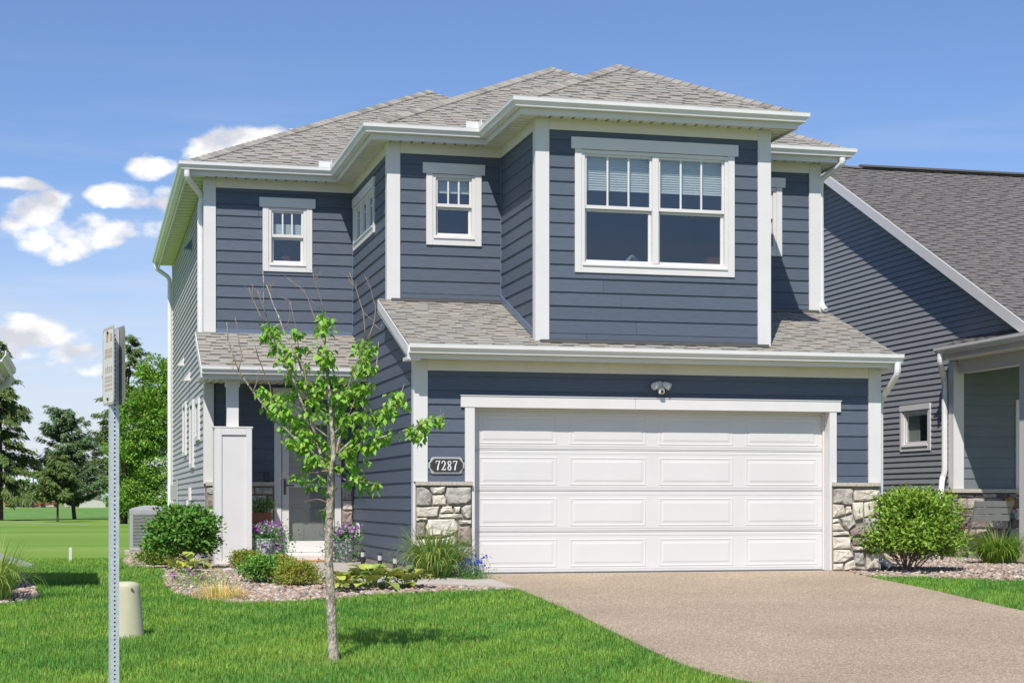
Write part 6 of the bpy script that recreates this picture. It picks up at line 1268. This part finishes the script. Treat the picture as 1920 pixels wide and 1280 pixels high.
def broadleaf(label, u, v, d, height, lobes, n, L, seed, m='leaf_far', trunk_r=.16, group=None):
    r = np.random.default_rng(seed); b0 = atD(u, v, d); b0.z = g(b0.y); o = thing('broadleaf_tree', label, 'tree', b0, group); q = MB(); q.tube([(b0.x, b0.y, b0.z - .1), (b0.x + .03, b0.y, b0.z + height * .3), (b0.x, b0.y, b0.z + height * .7)], [trunk_r, trunk_r * .75, trunk_r * .3], 9)
    q.build('trunk', 'bark_far', o); P_, A_ = [], []; lim = MB(); wts = np.array([l[3] * l[4] for l in lobes]); wts = wts / wts.sum()
    for (lu_, lv_, ld, lrx, lrz), w_ in zip(lobes, wts):
        c = np.array(atD(lu_, lv_, d + ld)); lim.tube([(b0.x, b0.y, b0.z + height * .2), tuple(c * .6 + np.array([b0.x, b0.y, b0.z + height * .35]) * .4), tuple(c)], [.06, .04, .012], 5); k = int(n * w_); nc = max(14, k // 38); dd = unit(r.normal(size=(nc, 3))); rad = r.uniform(.4, 1.08, nc); C_ = c + dd * rad[:, None] * np.array([lrx, lrx, lrz]); idx = r.integers(0, nc, k)
        p = C_[idx] + r.normal(0, .13, (k, 3)) * np.array([1, 1, .7]); P_.append(p); A_.append(unit(p - c + r.normal(0, .6, (k, 3)) * lrx + np.array([0, 0, -.2])))
    lim.build('limbs', 'bark_far', o); P = np.concatenate(P_); A = np.concatenate(A_); k = len(P); P[:, 2] = np.maximum(P[:, 2], b0.z + .15)
    leaf_mesh('crown', P, A, unit(A * .4 + r.normal(0, .5, (k, 3)) + np.array([0, 0, .8])), r.uniform(.7, 1.25, k) * L, r.uniform(.7, 1.2, k) * L * .62, m, o, tints(k, .55, 1.4, .14, seed)); return o
conifer('tall olive-green spruce at the left edge of the photo', 0, 975, 82, 8.6, 2.5, 101, 'needle', low=.12, droop=.30, n_whorl=30, dens=1.0, irregular=.32)
conifer('small light green pine with a bare lower trunk', 108, 978, 76, 2.9, 1.15, 102, 'needle', low=.33, droop=.05, n_whorl=15, dens=1.2, irregular=.4, apex=1.9)
conifer('blue-green pine with a wide rounded crown behind the small pine', 140, 974, 86, 5.5, 2.0, 103, 'needle_blue', low=.13, droop=.02, n_whorl=24, dens=1.05, irregular=.38, apex=2.2, lean=-.65)
conifer('tallest dark spruce rising behind the leafy tree and the sign post', 226, 977, 95, 10.1, 2.9, 104, 'needle', low=.16, droop=.16, n_whorl=26, dens=.8, irregular=.45, apex=1.6, lean=.6)
broadleaf('dense bright green leafy tree behind the air conditioner', 232, 981, 70, 6.6, [(262, 760, 0, .95, .9), (300, 730, .3, .9, 1.3), (245, 830, -.3, 1.0, 1.0), (290, 860, 0, 1.1, 1.1), (260, 920, -.4, 1.1, .75), (305, 930, 0, 1.0, .7), (318, 790, .5, 1.0, 1.3), (275, 700, .2, .5, .45), (313, 695, .2, .5, .5), (235, 880, .3, .7, .7), (228, 935, -.2, .55, .4), (300, 965, -.3, 1.1, .4), (262, 962, -.4, .8, .35), (285, 790, -.4, 1.0, 1.2)], 30000, .125, 111)
broadleaf('far round leafy tree at the back of the farm between the conifers', 62, 951, 215, 6, [(55, 912, 0, 2.2, 1.9), (78, 922, 1, 1.8, 1.4), (35, 925, 1, 2.0, 1.4)], 2600, .42, 112)
broadleaf('far leafy tree behind the weathered shed', 215, 951, 230, 7, [(210, 925, 0, 2.6, 1.8), (235, 915, 1, 2.6, 2.2), (262, 922, 1, 2.4, 1.8)], 3000, .42, 113)
# farm yard
def fp(u, d): p = atD(u, 951, d); return p.x, p.y, g(p.y)
x, y, z = fp(173, 222); sh_ = thing('shed', 'low weathered white board shed across the fairway', 'shed', (x, y, z)); wd = 3.35
for i in range(14):
    a, c = x - wd / 2 + wd * i / 14, x - wd / 2 + wd * (i + 1) / 14; h0 = 1.42 - .5 * i / 14; h1 = 1.42 - .5 * (i + 1) / 14; q = MB(); q.hexa([(a + .01, y, z), (c - .01, y, z), (c - .01, y + .06, z), (a + .01, y + .06, z), (a + .01, y, z + h0), (c - .01, y, z + h1), (c - .01, y + .06, z + h1), (a + .01, y + .06, z + h0)]); q.build('plank', 'shed', sh_)
q = MB(); q.hexa([(x - wd / 2, y + .061, z), (x + wd / 2, y + .061, z), (x + wd / 2, y + 2.5, z), (x - wd / 2, y + 2.5, z), (x - wd / 2, y + .061, z + 1.38), (x + wd / 2, y + .061, z + .88), (x + wd / 2, y + 2.5, z + .88), (x - wd / 2, y + 2.5, z + 1.38)]); q.build('walls', 'shed', sh_)
q = MB(); q.hexa([(x - wd / 2 - .15, y - .12, z + 1.45), (x + wd / 2 + .15, y - .12, z + .93), (x + wd / 2 + .15, y + 2.6, z + .93), (x - wd / 2 - .15, y + 2.6, z + 1.45), (x - wd / 2 - .15, y - .12, z + 1.5), (x + wd / 2 + .15, y - .12, z + .98), (x + wd / 2 + .15, y + 2.6, z + .98), (x - wd / 2 - .15, y + 2.6, z + 1.5)]); q.build('roof', 'wagon', sh_)
q = MB(); q.box(x - wd / 2 + .95, x - wd / 2 + 1.3, y - .03, y - .001, z + .85, z + 1.08); q.build('window', 'dark', sh_)
x, y, z = fp(176, 236); si = thing('silo', 'tan concrete stave silo rising behind the shed', 'silo', (x, y, z)); q = MB(); q.lathe([(.92, z), (.92, z + 3.0)], (x, y, 0), 24); q.build('stave_wall', 'silo', si, smooth=False)
for i in range(8): q = MB(); q.lathe([(.925, z + .2 + i * .37), (.94, z + .21 + i * .37), (.94, z + .24 + i * .37), (.925, z + .25 + i * .37)], (x, y, 0), 24); q.build('hoop', 'wagon', si)
q = MB(); q.lathe([(.95, z + 3.0), (.8, z + 3.35), (.4, z + 3.6), (0, z + 3.68)], (x, y, 0), 24); q.build('dome', 'barn', si, smooth=True)
def barn(u, d, w_, h_, dp, label, m, rf):
    x, y, z = fp(u, d); o = thing('barn', label, 'barn', (x, y, z)); q = MB(); q.box(x - w_ / 2, x + w_ / 2, y, y + dp, z, z + h_ * .6); q.build('wall', m, o); q = MB()
    q.add([(x - w_ / 2 - .2, y - .2, z + h_ * .6), (x + w_ / 2 + .2, y - .2, z + h_ * .6), (x + w_ / 2 + .2, y + dp / 2, z + h_), (x - w_ / 2 - .2, y + dp / 2, z + h_), (x - w_ / 2 - .2, y + dp + .2, z + h_ * .6), (x + w_ / 2 + .2, y + dp + .2, z + h_ * .6)], [(0, 1, 2, 3), (3, 2, 5, 4), (0, 3, 4), (1, 5, 2), (0, 4, 5, 1)]); q.build('roof', rf, o); q = MB(); q.box(x - w_ * .1, x + w_ * .15, y - .05, y - .002, z, z + h_ * .35); q.build('door', 'dark', o)
barn(202, 262, 3.6, 3.8, 5, 'pale blue-grey barn right of the silo', 'barn', 'barn'); barn(62, 268, 6.5, 4.3, 6, 'long barn with a pale roof far left between the spruces', 'shed', 'barn'); barn(143, 256, 3.4, 2.7, 4, 'small white outbuilding left of the silo', 'trim', 'barn'); barn(40, 246, 4.5, 1.9, 4, 'low dark open machine shed at the far left', 'dark', 'wagon')
q = MB(); a_, b_2 = fp(-60, 228), fp(146, 226); q.add([(a_[0], a_[1], -.024), (b_2[0], b_2[1], -.024), (b_2[0] + 2, b_2[1] + 30, -.024), (a_[0], a_[1] + 30, -.024)], [(0, 1, 2, 3)]); o_ = q.build('farm_yard', 'bedsoil'); o_['kind'] = 'structure'
mat('meadow', (.115, .24, .04), .9, .1, var=.3, vscale=.5, col2=(.16, .29, .08)); p1_ = [gp(u, v) for u, v in ((-900, 971), (700, 972), (700, 953), (-900, 953))]; q = MB(); q.add([(p.x, p.y, -.024) for p in p1_], [(0, 1, 2, 3)]); o_ = q.build('rough_meadow', 'meadow'); o_['kind'] = 'structure'
mat('cart_path', (.36, .38, .24), .9, .1, var=.1); p1_ = [gp(u, v) for u, v in ((-300, 975.5), (60, 980), (170, 984.5), (165, 985.2), (55, 981), (-300, 976.2))]; q = MB(); q.add([(p.x, p.y, -.020) for p in p1_], [tuple(range(6))]); o_ = q.build('cart_path', 'cart_path'); o_['kind'] = 'structure'
def vehicle(u, d, L_, hb_, hc, label, cat, m, name, cab=(.25, .8)):
    x, y, z = fp(u, d); o = thing(name, label, cat, (x, y, z)); w_ = .8; q = MB(); prof = [(-.5, .25), (-.5, .62), (-.30, .68), (-.30 + .0, .70), (.46, .66), (.5, .5), (.5, .25)]
    pts = [(x + L_ * a, z + hb_ * b_3) for a, b_3 in prof]; k = len(pts); q.add([(a, y, b_3) for a, b_3 in pts] + [(a, y + w_ * 2, b_3) for a, b_3 in pts], [tuple(range(k)), tuple(range(2 * k - 1, k - 1, -1))] + [(i, i + k, (i + 1) % k + k, (i + 1) % k) for i in range(k)]); q.build('body', m, o, recalc=True)
    if hc: q = MB(); a0, a1 = x - L_ / 2 + L_ * cab[0], x - L_ / 2 + L_ * cab[1]; zt_ = z + hb_ * .69; q.hexa([(a0, y + .1, zt_), (a1, y + .1, zt_), (a1, y + 1.5, zt_), (a0, y + 1.5, zt_), (a0 + .3, y + .2, zt_ + hc), (a1 - .3, y + .2, zt_ + hc), (a1 - .3, y + 1.4, zt_ + hc), (a0 + .3, y + 1.4, zt_ + hc)]); q.build('cabin', 'dark', o)
    for a in (-.32, .32):
        q = MB(); q.tube([(x + L_ * a, y - .04, z + .27), (x + L_ * a, y + .2, z + .27)], .27, 12); q.build('wheel', 'tyre', o)
vehicle(72, 229, 2.3, 1.0, .35, 'red car parked at the far farm yard', 'car', 'car_red', 'parked_car'); vehicle(92, 226.5, 2.7, 1.1, .3, 'orange farm wagon next to the red car', 'wagon', 'car_orange', 'farm_wagon', (.1, .4)); vehicle(53, 225.5, 1.75, 1.15, 0, 'grey-brown trailer left of the red car', 'trailer', 'wagon', 'trailer'); vehicle(10, 224, 1.9, 1.35, .5, 'yellow farm machine under the left spruce', 'machine', 'machine', 'farm_machine')

# ------------------------------------------------------------ pebbles and grass
IV = np.array([(0, 0, 1)] + [(math.cos(i * 1.2566) * .894, math.sin(i * 1.2566) * .894, .447) for i in range(5)] + [(math.cos(i * 1.2566 + .628) * .894, math.sin(i * 1.2566 + .628) * .894, -.447) for i in range(5)] + [(0, 0, -1)])
IF = np.array([[0, 1 + i, 1 + (i + 1) % 5] for i in range(5)] + [[1 + i, 6 + i, 1 + (i + 1) % 5] for i in range(5)] + [[6 + i, 6 + (i + 1) % 5, 1 + (i + 1) % 5] for i in range(5)] + [[6 + i, 11, 6 + (i + 1) % 5] for i in range(5)])
def pebbles(poly, n, seed, label, avoid=(), rmin=.016, rmax=.042):
    r = np.random.default_rng(seed); xs = [p[0] for p in poly]; ys_ = [p[1] for p in poly]; P = np.stack([r.uniform(min(xs), max(xs), n), r.uniform(min(ys_), max(ys_), n)], 1); k = inpoly(P, poly)
    for a in avoid: k &= ~inpoly(P, a)
    P = P[k]; n = len(P); z = -.03 + .04 * np.minimum(P[:, 1], 0) + .012; S = rmin + (rmax - rmin) * r.random(n) ** 1.8; sc = np.stack([S * r.uniform(.8, 1.3, n), S * r.uniform(.8, 1.3, n), S * r.uniform(.45, .8, n)], 1); a = r.uniform(0, 6.283, n)
    V = IV[None] * (1 + r.normal(0, .09, (n, 12, 1))) * sc[:, None]; c, s = np.cos(a)[:, None], np.sin(a)[:, None]; X = V[..., 0] * c - V[..., 1] * s; Y = V[..., 0] * s + V[..., 1] * c; V = np.stack([X + P[:, :1], Y + P[:, 1:], V[..., 2] + (z + r.uniform(0, .015, n))[:, None]], -1).reshape(-1, 3)
    F = (IF[None] + np.arange(n)[:, None, None] * 12).reshape(-1, 3); pal = np.array([(.50, .38, .31), (.42, .36, .31), (.55, .47, .40), (.34, .25, .21), (.36, .35, .34), (.62, .57, .50), (.45, .29, .23), (.25, .23, .22), (.52, .42, .36)]); T = pal[r.integers(0, len(pal), n)] * r.uniform(.7, 1.05, (n, 1)) * np.array([1.0, .95, .88])
    o = numesh('gravel', V, F, 'pebble', None, np.repeat(T, 20, 0), smooth=True, kind='stuff'); tag(o, label, 'gravel')
pebbles(BED, 30000, 1, 'river pebbles of the planting bed in front of the porch', [WALK]); pebbles(BED2, 26000, 2, 'river pebbles of the bed between the two houses', [[(9.9, 5), (13.6, 5), (13.6, 2.5), (9.9, 2.5)]]); pebbles(BED3, 7000, 3, 'river pebbles of the small bed at the left edge')
def grass():
    r = np.random.default_rng(99); Ps, Ws, Hs = [], [], []
    for d0, d1, den in ((10.8, 13, 4600), (13, 15, 4600), (15, 18, 3800), (18, 22, 2900), (22, 27, 2000), (27, 32, 1300)):
        dm = (d0 + d1) / 2; half = dm * .46; area = (d1 - d0) * half * 2; n = int(area * den); d = r.uniform(d0, d1, n); a = r.uniform(-.40, .52, n); P = np.stack([CX + d * (SN + a * CS), CY + d * (CS - a * SN)], 1); Ps.append(P); Ws.append(np.full(n, .0042 * max(1, dm / 15))); Hs.append(np.full(n, .062))
    P = np.concatenate(Ps); W_ = np.concatenate(Ws); H_ = np.concatenate(Hs); k = P[:, 1] < 7.2
    jit = P + r.normal(0, .032, P.shape)
    for poly in (DRIVE, BED, BED2, BED3, WALK, [(-2.3, 3.9), (6.4, 3.9), (6.4, 16), (-2.3, 16)], [(0, 0), (6.4, 0), (6.4, 4), (0, 4)], [(10, 2.4), (25, 2.4), (25, 20), (10, 20)]): k &= ~inpoly(jit, poly)
    k &= ((P[:, 0] - pe.x) ** 2 + (P[:, 1] - pe.y) ** 2) > .15 ** 2; k &= ((P[:, 0] - tb.x) ** 2 + (P[:, 1] - tb.y) ** 2) > .06 ** 2
    P, W_, H_ = P[k], W_[k], H_[k]; n = len(P); z = -.032 + .04 * np.minimum(P[:, 1], 0)
    def nz(x, y, s, ph): return (np.sin(x * s + ph) * np.cos(y * s * 1.13 - ph * 2) + np.sin(x * s * 2.3 - y * s * 1.7 + ph * 3) * .6 + np.sin(x * s * 4.7 + y * s * 5.1) * .35) / 1.95
    f1 = nz(P[:, 0], P[:, 1], 1.1, .4); f2 = nz(P[:, 0], P[:, 1], 3.9, 1.7); f3 = nz(P[:, 0], P[:, 1], 9.0, 2.9)
    H_ = H_ * r.uniform(.55, 1.25, n) * (1 + .12 * f2); a = r.uniform(0, 6.283, n); lean = r.uniform(.05, .75, n); D = np.stack([np.cos(a), np.sin(a)], 1); Sx = np.stack([-D[:, 1], D[:, 0]], 1); az = r.uniform(-.9, .9, n) + math.pi / 2
    B = np.stack([P[:, 0], P[:, 1], z], 1); sd = np.concatenate([Sx, np.zeros((n, 1))], 1) * (W_ / 2)[:, None]; mid = B + np.concatenate([D * (H_ * lean * .35)[:, None], (H_ * .6)[:, None]], 1); tip = B + np.concatenate([D * (H_ * lean)[:, None], (H_ * (1 - .25 * lean))[:, None]], 1)
    V = np.stack([B - sd, B + sd, mid + sd * .8, mid - sd * .8, tip], 1).reshape(-1, 3); F = (np.array([[0, 1, 2], [0, 2, 3], [3, 2, 4]])[None] + np.arange(n)[:, None, None] * 5).reshape(-1, 3)
    v = r.uniform(.7, 1.3, n) * (1 + .16 * f1 + .18 * f2 + .12 * f3); yel = np.clip(.07 + .22 * f1 + .17 * f2 + r.normal(0, .14, n), -.2, .8); dry = r.random(n) < .025; T = np.stack([v * (1 + yel * 1.3), v * (1 + yel * .12), v * (1 - yel * .2)], 1); T[dry] = np.array([2.6, 1.15, 3.0]) * v[dry, None]
    dt = np.sqrt((P[:, 0] - tb.x) ** 2 + (P[:, 1] - tb.y) ** 2); q_ = np.exp(-(dt / .45) ** 2)[:, None]; T = T * (1 - q_ * .5) + np.array([2.0, 1.2, 1.6]) * q_ * .5
    o = numesh('grass', V, F, 'grass', None, np.repeat(T, 3, 0), kind='stuff'); tag(o, 'thick green lawn grass of the front yard', 'grass'); return n
print('grass blades', grass())
